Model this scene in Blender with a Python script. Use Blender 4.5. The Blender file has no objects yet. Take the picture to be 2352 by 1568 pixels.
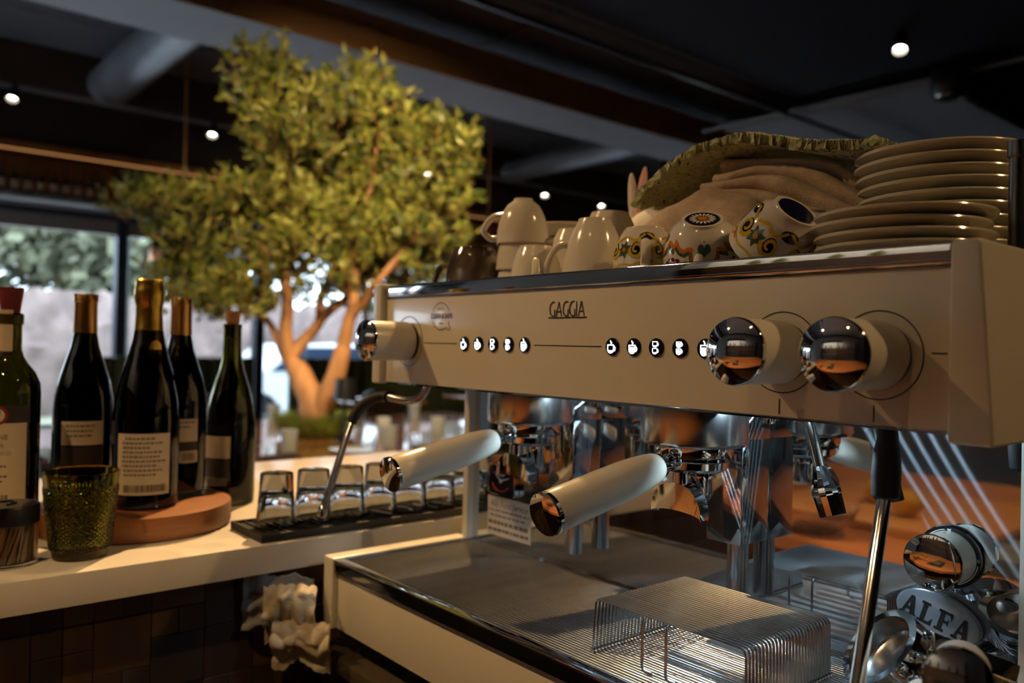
import bpy, bmesh, math, random
from mathutils import Vector, Matrix, noise

random.seed(7)
scn = bpy.context.scene
COL = scn.collection
PI = math.pi

# ------------------------------------------------------------------ camera
CAM = Vector((0.0, 0.0, 1.36))
YAW, PITCH, ROLL = math.radians(50.0), math.radians(0.3), math.radians(1.25)
F = Vector((-math.sin(YAW) * math.cos(PITCH), math.cos(YAW) * math.cos(PITCH), math.sin(PITCH)))
R = Vector((math.cos(YAW), math.sin(YAW), 0))
U = R.cross(F)
R2 = R * math.cos(ROLL) + U * math.sin(ROLL)
U2 = -R * math.sin(ROLL) + U * math.cos(ROLL)
cam_data = bpy.data.cameras.new('camera')
cam = bpy.data.objects.new('camera', cam_data)
COL.objects.link(cam)
mw = Matrix(((R2.x, U2.x, -F.x, CAM.x), (R2.y, U2.y, -F.y, CAM.y), (R2.z, U2.z, -F.z, CAM.z), (0, 0, 0, 1)))
cam.matrix_world = mw
cam_data.sensor_width = 36.0
cam_data.lens = 1880 / 2352 * 36.0
cam_data.clip_start = 0.02
cam_data.clip_end = 200
cam_data.dof.use_dof = True
cam_data.dof.focus_distance = 0.745
cam_data.dof.aperture_fstop = 4.4
scn.camera = cam

# ------------------------------------------------------------------ world, exposure, lamps
scn.view_settings.view_transform = 'Standard'
scn.view_settings.look = 'None'
scn.view_settings.gamma = 1.0
scn.view_settings.use_curve_mapping = False
scn.view_settings.exposure = 0.0
try:
    scn.cycles.use_denoising = True
    scn.cycles.use_light_tree = False
    scn.cycles.use_adaptive_sampling = True
    scn.cycles.adaptive_threshold = 0.06
    scn.cycles.max_bounces = 7
    scn.cycles.transmission_bounces = 6
    scn.cycles.transparent_max_bounces = 10
    scn.cycles.glossy_bounces = 4
    scn.cycles.diffuse_bounces = 2
    scn.cycles.sample_clamp_indirect = 4.0
    scn.cycles.blur_glossy = 0.5
except Exception:
    pass
world = bpy.data.worlds.new('sky')
scn.world = world
world.use_nodes = True
wn = world.node_tree
bg = wn.nodes['Background']
bg.inputs['Color'].default_value = (0.76, 0.86, 1.0, 1)
bg.inputs['Strength'].default_value = 8.0

WARM = (1.0, 0.62, 0.27)
def spot(name, loc, target, power, color=WARM, size=60, blend=0.8, radius=0.03, parent=None):
    d = bpy.data.lights.new(name, 'SPOT')
    d.energy = power; d.color = color; d.spot_size = math.radians(size); d.spot_blend = blend
    d.shadow_soft_size = radius
    o = bpy.data.objects.new(name, d); COL.objects.link(o)
    o.location = loc
    dirv = Vector(target) - Vector(loc)
    o.rotation_euler = dirv.to_track_quat('-Z', 'Y').to_euler()
    return o
# ceiling spotlights of the bar (their fixtures are built further down at the same places)
SPOTS = [  # location, target, power, cone
    ((-2.20, -0.90, 3.18), (-0.98, 0.60, 1.37), 110, 31, WARM),
    ((-2.20, 1.50, 3.18), (-1.55, 0.85, 1.1), 440, 56, WARM),
    ((-0.15, -0.85, 3.18), (-0.70, -0.75, 0.93), 95, 80, WARM),
    ((-2.20, 0.30, 3.18), (-4.85, 2.45, 2.2), 330, 48, (1.0, 0.74, 0.42)),
    ((-2.20, 2.30, 3.18), (-4.70, 2.95, 2.1), 300, 56, (1.0, 0.74, 0.42)),
    ((1.20, 1.60, 3.18), (-0.20, 0.90, 1.30), 60, 40, WARM),  # added lamp, placed to brighten only the machine's right side
    ((-2.20, 1.75, 3.18), (-4.45, 2.25, 0.80), 330, 38, (1.0, 0.72, 0.40)),
]
for i, (l, t, p, sz, c) in enumerate(SPOTS):
    spot('spot_lamp', l, t, p, c, sz, 1.0 if i == 0 else 0.8)

# ------------------------------------------------------------------ helpers
def tag(o, label=None, cat=None, group=None, kind=None):
    if label: o['label'] = label
    if cat: o['category'] = cat
    if group: o['group'] = group
    if kind: o['kind'] = kind
    return o
def thing(name, label, cat, loc=(0, 0, 0), rot=(0, 0, 0), group=None):
    o = bpy.data.objects.new(name, None); COL.objects.link(o)
    o.location = loc; o.rotation_euler = rot
    o.empty_display_size = 0.02
    return tag(o, label, cat, group)
def copy_tree(o, parent=None, linked=True):
    c = o.copy(); COL.objects.link(c)
    if parent is not None: c.parent = parent
    for ch in list(o.children): copy_tree(ch, c)
    return c
def inst(name, me, parent, loc=(0, 0, 0), rot=(0, 0, 0), scale=(1, 1, 1)):
    o = bpy.data.objects.new(name, me); COL.objects.link(o)
    if parent is not None: o.parent = parent
    o.location = loc; o.rotation_euler = rot; o.scale = scale
    return o

class MB:
    def __init__(s): s.v = []; s.f = []; s.m = []; s.cm = 0
    def add(s, vs, fs):
        n = len(s.v)
        s.v += [Vector(p) for p in vs]
        for f in fs: s.f.append(tuple(i + n for i in f)); s.m.append(s.cm)
        return s
    def box(s, x0, x1, y0, y1, z0, z1):
        vs = [(x, y, z) for z in (z0, z1) for y in (y0, y1) for x in (x0, x1)]
        fs = [(0, 2, 3, 1), (4, 5, 7, 6), (0, 1, 5, 4), (2, 6, 7, 3), (0, 4, 6, 2), (1, 3, 7, 5)]
        return s.add(vs, fs)
    def bev(s, x0, x1, y0, y1, z0, z1, b=0.003, seg=2, M=None):
        bm = bmesh.new()
        vs = [bm.verts.new((x, y, z)) for z in (z0, z1) for y in (y0, y1) for x in (x0, x1)]
        for f in [(0, 2, 3, 1), (4, 5, 7, 6), (0, 1, 5, 4), (2, 6, 7, 3), (0, 4, 6, 2), (1, 3, 7, 5)]:
            bm.faces.new([vs[i] for i in f])
        bmesh.ops.bevel(bm, geom=bm.edges[:], offset=b, segments=seg, profile=0.6, affect='EDGES')
        bm.verts.index_update()
        M = M or Matrix.Identity(4)
        s.add([M @ v.co for v in bm.verts], [tuple(v.index for v in f.verts) for f in bm.faces])
        bm.free()
        return s
    def lathe(s, prof, n=32, M=None, close=False):
        M = M or Matrix.Identity(4)
        vs = []; rings = []
        for (r, z) in prof:
            if r < 1e-6:
                rings.append([len(vs)]); vs.append(M @ Vector((0, 0, z)))
            else:
                rings.append(list(range(len(vs), len(vs) + n)))
                for k in range(n):
                    a = 2 * PI * k / n
                    vs.append(M @ Vector((r * math.cos(a), r * math.sin(a), z)))
        fs = []
        prs = list(zip(rings[:-1], rings[1:]))
        if close: prs.append((rings[-1], rings[0]))
        for A, B in prs:
            if len(A) == 1 and len(B) == 1: continue
            for k in range(n):
                k2 = (k + 1) % n
                if len(A) == 1: fs.append((A[0], B[k2], B[k]))
                elif len(B) == 1: fs.append((A[k], A[k2], B[0]))
                else: fs.append((A[k], A[k2], B[k2], B[k]))
        return s.add(vs, fs)
    def tube(s, pts, r, n=10, cap=True, M=None, flat=1.0):
        P = [Vector(p) for p in pts]
        if M: P = [M @ p for p in P]
        rr = r if isinstance(r, (list, tuple)) else [r] * len(P)
        up = None; vs = []; fs = []
        for i, p in enumerate(P):
            if i == 0: t = P[1] - P[0]
            elif i == len(P) - 1: t = P[-1] - P[-2]
            else: t = (P[i + 1] - P[i]).normalized() + (P[i] - P[i - 1]).normalized()
            t = t.normalized() if t.length > 1e-9 else Vector((0, 0, 1))
            if up is None:
                a = Vector((0, 0, 1)) if abs(t.z) < 0.9 else Vector((1, 0, 0))
                up = (a - t * a.dot(t)).normalized()
            else:
                up = up - t * up.dot(t)
                up = up.normalized() if up.length > 1e-6 else t.orthogonal().normalized()
            b = t.cross(up)
            for k in range(n):
                a = 2 * PI * k / n
                vs.append(p + b * (rr[i] * math.cos(a)) + up * (rr[i] * flat * math.sin(a)))
        for i in range(len(P) - 1):
            for k in range(n):
                k2 = (k + 1) % n
                fs.append((i * n + k, i * n + k2, (i + 1) * n + k2, (i + 1) * n + k))
        if cap:
            fs.append(tuple(range(n - 1, -1, -1)))
            fs.append(tuple((len(P) - 1) * n + k for k in range(n)))
        return s.add(vs, fs)
    def prism(s, poly, y0, y1, M=None):     # polygon in the XZ plane, thick along Y
        M = M or Matrix.Identity(4)
        n = len(poly)
        vs = [M @ Vector((x, y0, z)) for x, z in poly] + [M @ Vector((x, y1, z)) for x, z in poly]
        fs = [tuple(range(n)), tuple(range(2 * n - 1, n - 1, -1))]
        fs += [(i, (i + 1) % n + 0, (i + 1) % n + n, i + n)[::-1] for i in range(n)]
        return s.add(vs, fs)
    def grid(s, fn, nu, nv, wrapu=False):
        vs = []
        for j in range(nv + 1):
            for i in range(nu + (0 if wrapu else 1)):
                vs.append(fn(i / nu, j / nv))
        w = nu + (0 if wrapu else 1)
        fs = []
        for j in range(nv):
            for i in range(nu):
                i2 = (i + 1) % w
                fs.append((j * w + i, j * w + i2, (j + 1) * w + i2, (j + 1) * w + i))
        return s.add(vs, fs)
    def sheet(s, fn, nu, nv, th):           # a cloth of real thickness: fn gives the upper face
        top = [[fn(i / nu, j / nv) for i in range(nu + 1)] for j in range(nv + 1)]
        nrm = []
        for j in range(nv + 1):
            row = []
            for i in range(nu + 1):
                a = top[j][min(i + 1, nu)] - top[j][max(i - 1, 0)]
                b = top[min(j + 1, nv)][i] - top[max(j - 1, 0)][i]
                c = a.cross(b)
                row.append(c.normalized() if c.length > 1e-12 else Vector((0, 0, 1)))
            nrm.append(row)
        w = nu + 1; N = w * (nv + 1)
        vs = [p for row in top for p in row] + [top[j][i] - nrm[j][i] * th for j in range(nv + 1) for i in range(nu + 1)]
        fs = []
        for j in range(nv):
            for i in range(nu):
                a, b, c, d = j * w + i, j * w + i + 1, (j + 1) * w + i + 1, (j + 1) * w + i
                fs.append((a, b, c, d)); fs.append((N + d, N + c, N + b, N + a))
        for i in range(nu):
            fs.append((i + 1, i, N + i, N + i + 1)); a = nv * w + i
            fs.append((a, a + 1, N + a + 1, N + a))
        for j in range(nv):
            a, b = j * w, (j + 1) * w
            fs.append((a, b, N + b, N + a)); a, b = j * w + nu, (j + 1) * w + nu
            fs.append((b, a, N + a, N + b))
        return s.add(vs, fs)
    def stroke(s, pts, w, y=0.0, closed=False, M=None, fnmap=None):   # ribbon in the XZ plane
        P = [Vector((p[0], p[1])) for p in pts]
        n = len(P); L = []; Rr = []
        for i in range(n):
            if closed: a, b = P[i - 1], P[(i + 1) % n]
            else: a, b = P[max(i - 1, 0)], P[min(i + 1, n - 1)]
            d1 = (P[i] - a); d2 = (b - P[i])
            d1 = d1.normalized() if d1.length > 1e-9 else d2.normalized()
            d2 = d2.normalized() if d2.length > 1e-9 else d1
            t = (d1 + d2); t = t.normalized() if t.length > 1e-6 else d1
            nn = Vector((-t.y, t.x)); k = 1 / max(0.45, nn.dot(Vector((-d1.y, d1.x))))
            ww = w[i] if isinstance(w, (list, tuple)) else w
            L.append(P[i] + nn * ww / 2 * k); Rr.append(P[i] - nn * ww / 2 * k)
        f = fnmap or (lambda q: Vector((q.x, y, q.y)))
        M = M or Matrix.Identity(4)
        vs = [M @ f(q) for q in L] + [M @ f(q) for q in Rr]
        fs = [(i, (i + 1) % n, n + (i + 1) % n, n + i)[::-1] for i in range(n if closed else n - 1)]
        return s.add(vs, fs)
    def poly(s, pts, y=0.0, M=None, fnmap=None, fan=False):
        M = M or Matrix.Identity(4)
        P = [Vector((p[0], p[1])) for p in pts]
        f = fnmap or (lambda q: Vector((q.x, y, q.y)))
        n = len(P)
        if fan:
            c = sum(P, Vector((0, 0))) / n
            mid = [(c + q) / 2 for q in P]
            vs = [M @ f(q) for q in P] + [M @ f(q) for q in mid] + [M @ f(c)]
            fs = []
            for i in range(n):
                j = (i + 1) % n
                fs.append((i, j, n + j, n + i)); fs.append((n + i, n + j, 2 * n))
            return s.add(vs, fs)
        return s.add([M @ f(q) for q in P], [tuple(range(n))])
    def mesh(s, name, mats, off=(0, 0, 0), smooth=35):
        me = bpy.data.meshes.new(name)
        o = Vector(off)
        me.from_pydata([tuple(p - o) for p in s.v], [], s.f)
        if not isinstance(mats, (list, tuple)): mats = [mats]
        for m in mats: me.materials.append(m)
        if len(mats) > 1: me.polygons.foreach_set('material_index', s.m)
        if smooth:
            me.polygons.foreach_set('use_smooth', [True] * len(me.polygons))
            me.set_sharp_from_angle(angle=math.radians(smooth))
        me.update()
        return me
    def build(s, name, mats, parent=None, off=(0, 0, 0), smooth=35, loc=(0, 0, 0), rot=(0, 0, 0)):
        me = s.mesh(name, mats, off, smooth)
        return inst(name, me, parent, loc, rot)

def T(x=0, y=0, z=0): return Matrix.Translation((x, y, z))
def RX(a): return Matrix.Rotation(a, 4, 'X')
def RY(a): return Matrix.Rotation(a, 4, 'Y')
def RZ(a): return Matrix.Rotation(a, 4, 'Z')
def along(a, b):                          # frame whose Z runs from a to b
    d = (Vector(b) - Vector(a))
    return Matrix.Translation(a) @ d.to_track_quat('Z', 'Y').to_matrix().to_4x4()
def arc(cx, cz, rx, rz, a0, a1, n=24):
    return [(cx + rx * math.cos(math.radians(a0 + (a1 - a0) * i / n)), cz + rz * math.sin(math.radians(a0 + (a1 - a0) * i / n))) for i in range(n + 1)]
def smoothpath(pts, k=6):
    P = [Vector(p) for p in pts]; out = []
    for i in range(len(P) - 1):
        p0 = P[max(i - 1, 0)]; p1 = P[i]; p2 = P[i + 1]; p3 = P[min(i + 2, len(P) - 1)]
        for j in range(k):
            t = j / k
            out.append(0.5 * ((2 * p1) + (p2 - p0) * t + (2 * p0 - 5 * p1 + 4 * p2 - p3) * t * t + (3 * p1 - p0 - 3 * p2 + p3) * t ** 3))
    out.append(P[-1])
    return out
_fonts = {}
def text_mb(txt, size, shear=0.0, xs=1.0, bold=0.0, align='CENTER', space=1.0):
    cu = bpy.data.curves.new('lettering', 'FONT')
    cu.body = txt; cu.size = size; cu.shear = shear; cu.align_x = align; cu.align_y = 'CENTER'
    cu.offset = bold; cu.resolution_u = 3; cu.space_character = space
    o = bpy.data.objects.new('lettering', cu); COL.objects.link(o)
    bpy.context.view_layer.update()
    me = bpy.data.meshes.new_from_object(o)
    mb = MB()
    mb.add([(v.co.x * xs, 0, v.co.y) for v in me.vertices], [tuple(p.vertices) for p in me.polygons])
    bpy.data.objects.remove(o); bpy.data.curves.remove(cu); bpy.data.meshes.remove(me)
    return mb                              # lettering in the XZ plane, facing -Y

def bevprism(poly, y0, y1, b=0.003, seg=2):
    bm = bmesh.new(); n = len(poly)
    a = [bm.verts.new((x, y0, z)) for x, z in poly]; c = [bm.verts.new((x, y1, z)) for x, z in poly]
    bm.faces.new(a); bm.faces.new(c[::-1])
    for i in range(n): bm.faces.new((a[i], c[i], c[(i + 1) % n], a[(i + 1) % n]))
    bmesh.ops.recalc_face_normals(bm, faces=bm.faces[:])
    bmesh.ops.bevel(bm, geom=bm.edges[:], offset=b, segments=seg, profile=0.6, affect='EDGES')
    bm.verts.index_update()
    mb = MB().add([v.co.copy() for v in bm.verts], [tuple(v.index for v in f.verts) for f in bm.faces]); bm.free()
    return mb

# ------------------------------------------------------------------ materials
MATS = {}
def pm(name, rgb, rough=0.5, metal=0.0, var=0.08, scale=12.0, bump=0.0, bscale=80.0, trans=0.0, ior=1.5, coat=0.0,
       emit=None, estr=0.0, aniso=0.0, rvar=0.0, stretch=(1, 1, 1), spec=None, sheen=0.0, rgb2=None, detail=4.0, tint=False):
    m = bpy.data.materials.new(name); m.use_nodes = True
    nt = m.node_tree; b = nt.nodes['Principled BSDF']
    b.inputs['Roughness'].default_value = rough; b.inputs['Metallic'].default_value = metal
    tc = nt.nodes.new('ShaderNodeTexCoord'); mp = nt.nodes.new('ShaderNodeMapping')
    mp.inputs['Scale'].default_value = stretch
    nt.links.new(tc.outputs['Object'], mp.inputs['Vector'])
    ns = nt.nodes.new('ShaderNodeTexNoise'); ns.inputs['Scale'].default_value = scale; ns.inputs['Detail'].default_value = detail
    nt.links.new(mp.outputs['Vector'], ns.inputs['Vector'])
    mx = nt.nodes.new('ShaderNodeMix'); mx.data_type = 'RGBA'
    c2 = rgb2 if rgb2 else tuple(max(0, c * (1 - 2.2 * var)) for c in rgb)
    mx.inputs[6].default_value = (*rgb, 1); mx.inputs[7].default_value = (*c2, 1)
    rp = nt.nodes.new('ShaderNodeMapRange'); rp.inputs['From Min'].default_value = 0.35; rp.inputs['From Max'].default_value = 0.75
    nt.links.new(ns.outputs['Fac'], rp.inputs['Value'])
    nt.links.new(rp.outputs['Result'], mx.inputs[0])
    nt.links.new(mx.outputs[2], b.inputs['Base Color'])
    if rvar:
        r2 = nt.nodes.new('ShaderNodeMapRange'); r2.inputs['To Min'].default_value = max(0, rough - rvar); r2.inputs['To Max'].default_value = rough + rvar
        nt.links.new(ns.outputs['Fac'], r2.inputs['Value']); nt.links.new(r2.outputs['Result'], b.inputs['Roughness'])
    if bump:
        n2 = nt.nodes.new('ShaderNodeTexNoise'); n2.inputs['Scale'].default_value = bscale; n2.inputs['Detail'].default_value = 3
        nt.links.new(mp.outputs['Vector'], n2.inputs['Vector'])
        bp = nt.nodes.new('ShaderNodeBump'); bp.inputs['Strength'].default_value = bump; bp.inputs['Distance'].default_value = 0.002
        nt.links.new(n2.outputs['Fac'], bp.inputs['Height']); nt.links.new(bp.outputs['Normal'], b.inputs['Normal'])
    if trans: b.inputs['Transmission Weight'].default_value = trans; b.inputs['IOR'].default_value = ior
    if coat: b.inputs['Coat Weight'].default_value = coat; b.inputs['Coat Roughness'].default_value = 0.04
    if aniso: b.inputs['Anisotropic'].default_value = aniso
    if sheen: b.inputs['Sheen Weight'].default_value = sheen
    if spec is not None: b.inputs['Specular IOR Level'].default_value = spec
    if emit:
        b.inputs['Emission Color'].default_value = (*emit, 1); b.inputs['Emission Strength'].default_value = estr
    MATS[name] = m
    return m
def mirror_steel(name, rough, rough2, mix, rgb=(0.78, 0.80, 0.82)):   # polished steel with a faint vertical brushing
    m = pm(name, rgb, rough, 1.0, 0.03, 6.0)
    nt = m.node_tree; b = nt.nodes['Principled BSDF']; out = nt.nodes['Material Output']
    g = nt.nodes.new('ShaderNodeBsdfAnisotropic'); g.inputs['Color'].default_value = (*rgb, 1)
    g.inputs['Roughness'].default_value = rough2; g.inputs['Anisotropy'].default_value = 0.96
    tg = nt.nodes.new('ShaderNodeTangent'); tg.direction_type = 'RADIAL'; tg.axis = 'Y'
    tv = nt.nodes.new('ShaderNodeCombineXYZ'); tv.inputs[0].default_value = 0.93; tv.inputs[2].default_value = 0.36
    nt.links.new(tv.outputs[0], g.inputs['Tangent'])
    ms = nt.nodes.new('ShaderNodeMixShader'); ms.inputs[0].default_value = mix
    nt.links.new(b.outputs[0], ms.inputs[1]); nt.links.new(g.outputs[0], ms.inputs[2])
    nt.links.new(ms.outputs[0], out.inputs['Surface'])
    return m
def pane_mat(name):
    m = bpy.data.materials.new(name); m.use_nodes = True
    nt = m.node_tree; nt.nodes.remove(nt.nodes['Principled BSDF']); out = nt.nodes['Material Output']
    tr = nt.nodes.new('ShaderNodeBsdfTransparent'); tr.inputs[0].default_value = (0.90, 0.95, 0.96, 1)
    gl = nt.nodes.new('ShaderNodeBsdfGlossy'); gl.inputs['Roughness'].default_value = 0.02
    fr = nt.nodes.new('ShaderNodeFresnel'); fr.inputs['IOR'].default_value = 1.45
    ms = nt.nodes.new('ShaderNodeMixShader')
    nt.links.new(fr.outputs[0], ms.inputs[0]); nt.links.new(tr.outputs[0], ms.inputs[1]); nt.links.new(gl.outputs[0], ms.inputs[2])
    nt.links.new(ms.outputs[0], out.inputs['Surface'])
    return m
def wood(name, a, b_, rough=0.45, scale=3.0, stretch=(1, 12, 12), coat=0.0):
    return pm(name, a, rough, 0, 0, scale, bump=0.08, bscale=30, stretch=stretch, rgb2=b_, detail=8, coat=coat)

cream = pm('cream_enamel', (0.78, 0.72, 0.575), 0.22, 0, 0.02, 4, coat=0.35)
cream2 = pm('cream_plastic', (0.78, 0.725, 0.60), 0.28, 0, 0.02, 6, coat=0.2)
chrome = pm('chrome', (0.86, 0.86, 0.86), 0.045, 1, 0.02, 9)
chrome_worn = pm('worn_chrome', (0.78, 0.77, 0.75), 0.10, 1, 0.05, 40, rvar=0.05)
steel = pm('brushed_steel', (0.66, 0.65, 0.63), 0.20, 1, 0.06, 20, stretch=(1, 1, 0.05), rvar=0.06)
steel_wire = pm('steel_wire', (0.78, 0.78, 0.77), 0.19, 1, 0.06, 60)
steel_dark = pm('dark_steel', (0.20, 0.20, 0.20), 0.35, 1, 0.1, 20)
mirror = mirror_steel('polished_backsplash', 0.03, 0.34, 0.055)
mirror_box = mirror_steel('polished_housing', 0.05, 0.25, 0.15, (0.72, 0.73, 0.74))
black = pm('black_plastic', (0.012, 0.012, 0.013), 0.35, 0, 0.1, 20)
black_rubber = pm('black_rubber', (0.016, 0.015, 0.014), 0.6, 0, 0.1, 30, bump=0.2)
black_gloss = pm('black_gloss', (0.006, 0.006, 0.007), 0.12, 0, 0.1, 20, coat=0.4)
ink = pm('black_ink', (0.02, 0.018, 0.016), 0.45, 0, 0.05, 50)
ink_grey = pm('grey_ink', (0.16, 0.13, 0.10), 0.5, 0, 0.05, 50)
white_ink = pm('white_ink', (0.75, 0.74, 0.70), 0.5, 0, 0.05, 50)
icon_light = pm('lit_icon', (0.9, 0.95, 1.0), 0.4, 0, 0.01, 5, emit=(0.80, 0.90, 1.0), estr=2.6)
led_mat = pm('led_lens', (0.9, 0.95, 1.0), 0.3, 0, 0.01, 5, emit=(0.55, 0.80, 1.0), estr=25.0)
porcelain = pm('porcelain', (0.80, 0.745, 0.63), 0.16, 0, 0.02, 8, coat=0.3)
porcelain2 = pm('porcelain_plate', (0.70, 0.635, 0.47), 0.14, 0, 0.02, 8, coat=0.3)
glaze = pm('glazed_majolica', (0.80, 0.76, 0.67), 0.10, 0, 0.03, 20, coat=0.5)
navy = pm('navy_glaze', (0.012, 0.014, 0.06), 0.1, 0, 0.2, 40, coat=0.5)
yellow = pm('yellow_glaze', (0.72, 0.50, 0.03), 0.1, 0, 0.15, 60, coat=0.5)
orange = pm('orange_glaze', (0.78, 0.22, 0.02), 0.1, 0, 0.1, 60, coat=0.5)
green_g = pm('green_glaze', (0.07, 0.15, 0.09), 0.1, 0, 0.2, 60, coat=0.5)
maroon = pm('maroon_glaze', (0.18, 0.025, 0.035), 0.1, 0, 0.2, 60, coat=0.5)
darkprint = pm('sepia_print', (0.012, 0.009, 0.007), 0.12, 0, 0, 55, coat=0.5, rgb2=(0.20, 0.15, 0.10), stretch=(1, 1, 0.35))
terry_green = pm('green_terry', (0.56, 0.60, 0.30), 0.95, 0, 0.18, 160, bump=0.9, bscale=420, sheen=0.4)
terry_beige = pm('beige_terry', (0.62, 0.46, 0.31), 0.95, 0, 0.12, 120, bump=0.7, bscale=500, sheen=0.3)
terry_pale = pm('pale_cotton', (0.70, 0.58, 0.44), 0.95, 0, 0.1, 120, bump=0.6, bscale=500, sheen=0.3)
plush_w = pm('white_plush', (0.80, 0.72, 0.62), 0.9, 0, 0.05, 60, bump=0.5, bscale=300, sheen=0.3)
plush_p = pm('pink_plush', (0.80, 0.46, 0.38), 0.9, 0, 0.05, 60, bump=0.5, bscale=300)
quartz = pm('white_quartz', (0.78, 0.73, 0.64), 0.16, 0, 0.03, 3.5, rgb2=(0.70, 0.65, 0.58), detail=9)
glass_clear = pm('clear_glass', (0.97, 0.98, 0.98), 0.0, 0, 0.0, 5, trans=1.0, ior=1.5)
glass_green = pm('green_pressed_glass', (0.48, 0.48, 0.09), 0.03, 0, 0.04, 20, trans=1.0, ior=1.5)
glass_olive = pm('olive_bottle_glass', (0.15, 0.14, 0.008), 0.02, 0, 0.05, 10, trans=1.0, ior=1.5)
glass_black = pm('dark_bottle_glass', (0.035, 0.032, 0.022), 0.03, 0, 0.05, 10, trans=1.0, ior=1.5)
wine = pm('dark_wine', (0.012, 0.004, 0.004), 0.2, 0, 0.1, 10)
gold_foil = pm('gold_foil', (0.82, 0.55, 0.10), 0.28, 1, 0.1, 60, bump=0.5, bscale=120)
bronze_foil = pm('bronze_foil', (0.72, 0.42, 0.16), 0.30, 1, 0.1, 20)
cork = pm('cork', (0.55, 0.27, 0.12), 0.85, 0, 0.2, 90)
red_rubber = pm('red_rubber', (0.16, 0.015, 0.02), 0.6, 0, 0.1, 20)
paper = pm('label_paper', (0.66, 0.55, 0.40), 0.75, 0, 0.05, 40)
paper_dark = pm('dark_label', (0.03, 0.022, 0.018), 0.6, 0, 0.1, 40)
red_ink = pm('red_ink', (0.22, 0.02, 0.02), 0.6, 0, 0.1, 40)
walnut = wood('turned_wood', (0.36, 0.145, 0.052), (0.23, 0.085, 0.03), 0.4, 4, (3, 3, 40), 0.15)
tooth = wood('toothpick_wood', (0.62, 0.38, 0.17), (0.45, 0.25, 0.10), 0.6, 8, (3, 3, 1))
bench_wood = wood('bench_wood', (0.62, 0.24, 0.08), (0.46, 0.16, 0.05), 0.35, 2, (1, 9, 9), 0.2)
board_wood = wood('board_wood', (0.70, 0.34, 0.12), (0.58, 0.25, 0.08), 0.5, 3, (1, 10, 10))
table_wood = wood('table_wood', (0.56, 0.24, 0.10), (0.40, 0.15, 0.06), 0.10, 1.5, (7, 1, 7), 1.0)
beam_wood = wood('beam_wood', (0.46, 0.24, 0.10), (0.34, 0.165, 0.065), 0.5, 1.2, (6, 1, 6))
niche_wood = wood('niche_wood', (0.34, 0.13, 0.04), (0.22, 0.08, 0.025), 0.5, 1.2, (6, 1, 6))
dark_wood = wood('dark_wood', (0.060, 0.032, 0.018), (0.035, 0.018, 0.010), 0.45, 2, (6, 6, 1))
copper = pm('copper', (0.72, 0.30, 0.12), 0.28, 1, 0.1, 8)
copper_dull = pm('dull_copper', (0.50, 0.20, 0.08), 0.45, 0.8, 0.15, 8)
lead_mat = pm('lead_screen', (0.02, 0.02, 0.02), 0.2)
leaf_mats = [pm('olive_leaf', (0.30, 0.33, 0.045), 0.42, 0, 0.2, 3, spec=0.5), pm('dark_olive_leaf', (0.10, 0.15, 0.03), 0.45, 0, 0.2, 3), pm('pale_olive_leaf', (0.46, 0.44, 0.09), 0.45, 0, 0.2, 3)]
bark = pm('warm_lit_bark', (0.62, 0.30, 0.12), 0.65, 0, 0.25, 9, bump=0.5, bscale=25, stretch=(1, 1, 0.3))  # orange of the warm light on the trunk is put into this colour
grass_mat = pm('moss_grass', (0.36, 0.44, 0.05), 0.7, 0, 0.35, 15)
frost = pm('frosted_glass', (0.86, 0.90, 0.84), 0.55, 0, 0.03, 20, trans=0.55)
booth_green = pm('green_upholstery', (0.075, 0.085, 0.022), 0.75, 0, 0.1, 30)
chair_brown = pm('brown_leather', (0.10, 0.055, 0.032), 0.55, 0, 0.15, 10)
chair_black = pm('black_chair', (0.012, 0.011, 0.012), 0.45, 0, 0.1, 10)
frame_blue = pm('dark_window_frame', (0.03, 0.045, 0.075), 0.4, 0.3, 0.1, 8)
alu = pm('aluminium_trim', (0.42, 0.42, 0.44), 0.4, 0.8, 0.05, 8)
white_paint = pm('white_paint', (0.78, 0.78, 0.76), 0.6, 0, 0.04, 3)
floor_mat = pm('floor_tile', (0.10, 0.075, 0.055), 0.45, 0, 0.15, 2)
ceil_mat = pm('ceiling_panel_paint', (0.15, 0.15, 0.17), 0.7, 0, 0.08, 1.5)
ceil_dark = pm('black_ceiling_paint', (0.016, 0.017, 0.034), 0.7, 0, 0.1, 1.5)
duct_mat = pm('galvanised_duct', (0.38, 0.38, 0.40), 0.42, 0.7, 0.1, 3)
duct_white = pm('white_soffit', (0.42, 0.43, 0.47), 0.6, 0, 0.05, 1.0)
wall_dark = pm('dark_wall_paint', (0.030, 0.019, 0.014), 0.7, 0, 0.1, 2)
wall_brown = pm('brown_wall_paint', (0.07, 0.038, 0.02), 0.7, 0, 0.1, 2)
wall_white = pm('white_wall', (0.62, 0.62, 0.60), 0.7, 0, 0.05, 2)
lamp_lens = pm('lamp_lens', (1, 0.95, 0.85), 0.3, 0, 0, 5, emit=(1.0, 0.86, 0.66), estr=30.0)
lemon_mat = pm('lemon_peel', (0.85, 0.45, 0.04), 0.4, 0, 0.1, 30, bump=0.5, bscale=140)
pane = pane_mat('window_pane')
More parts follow.
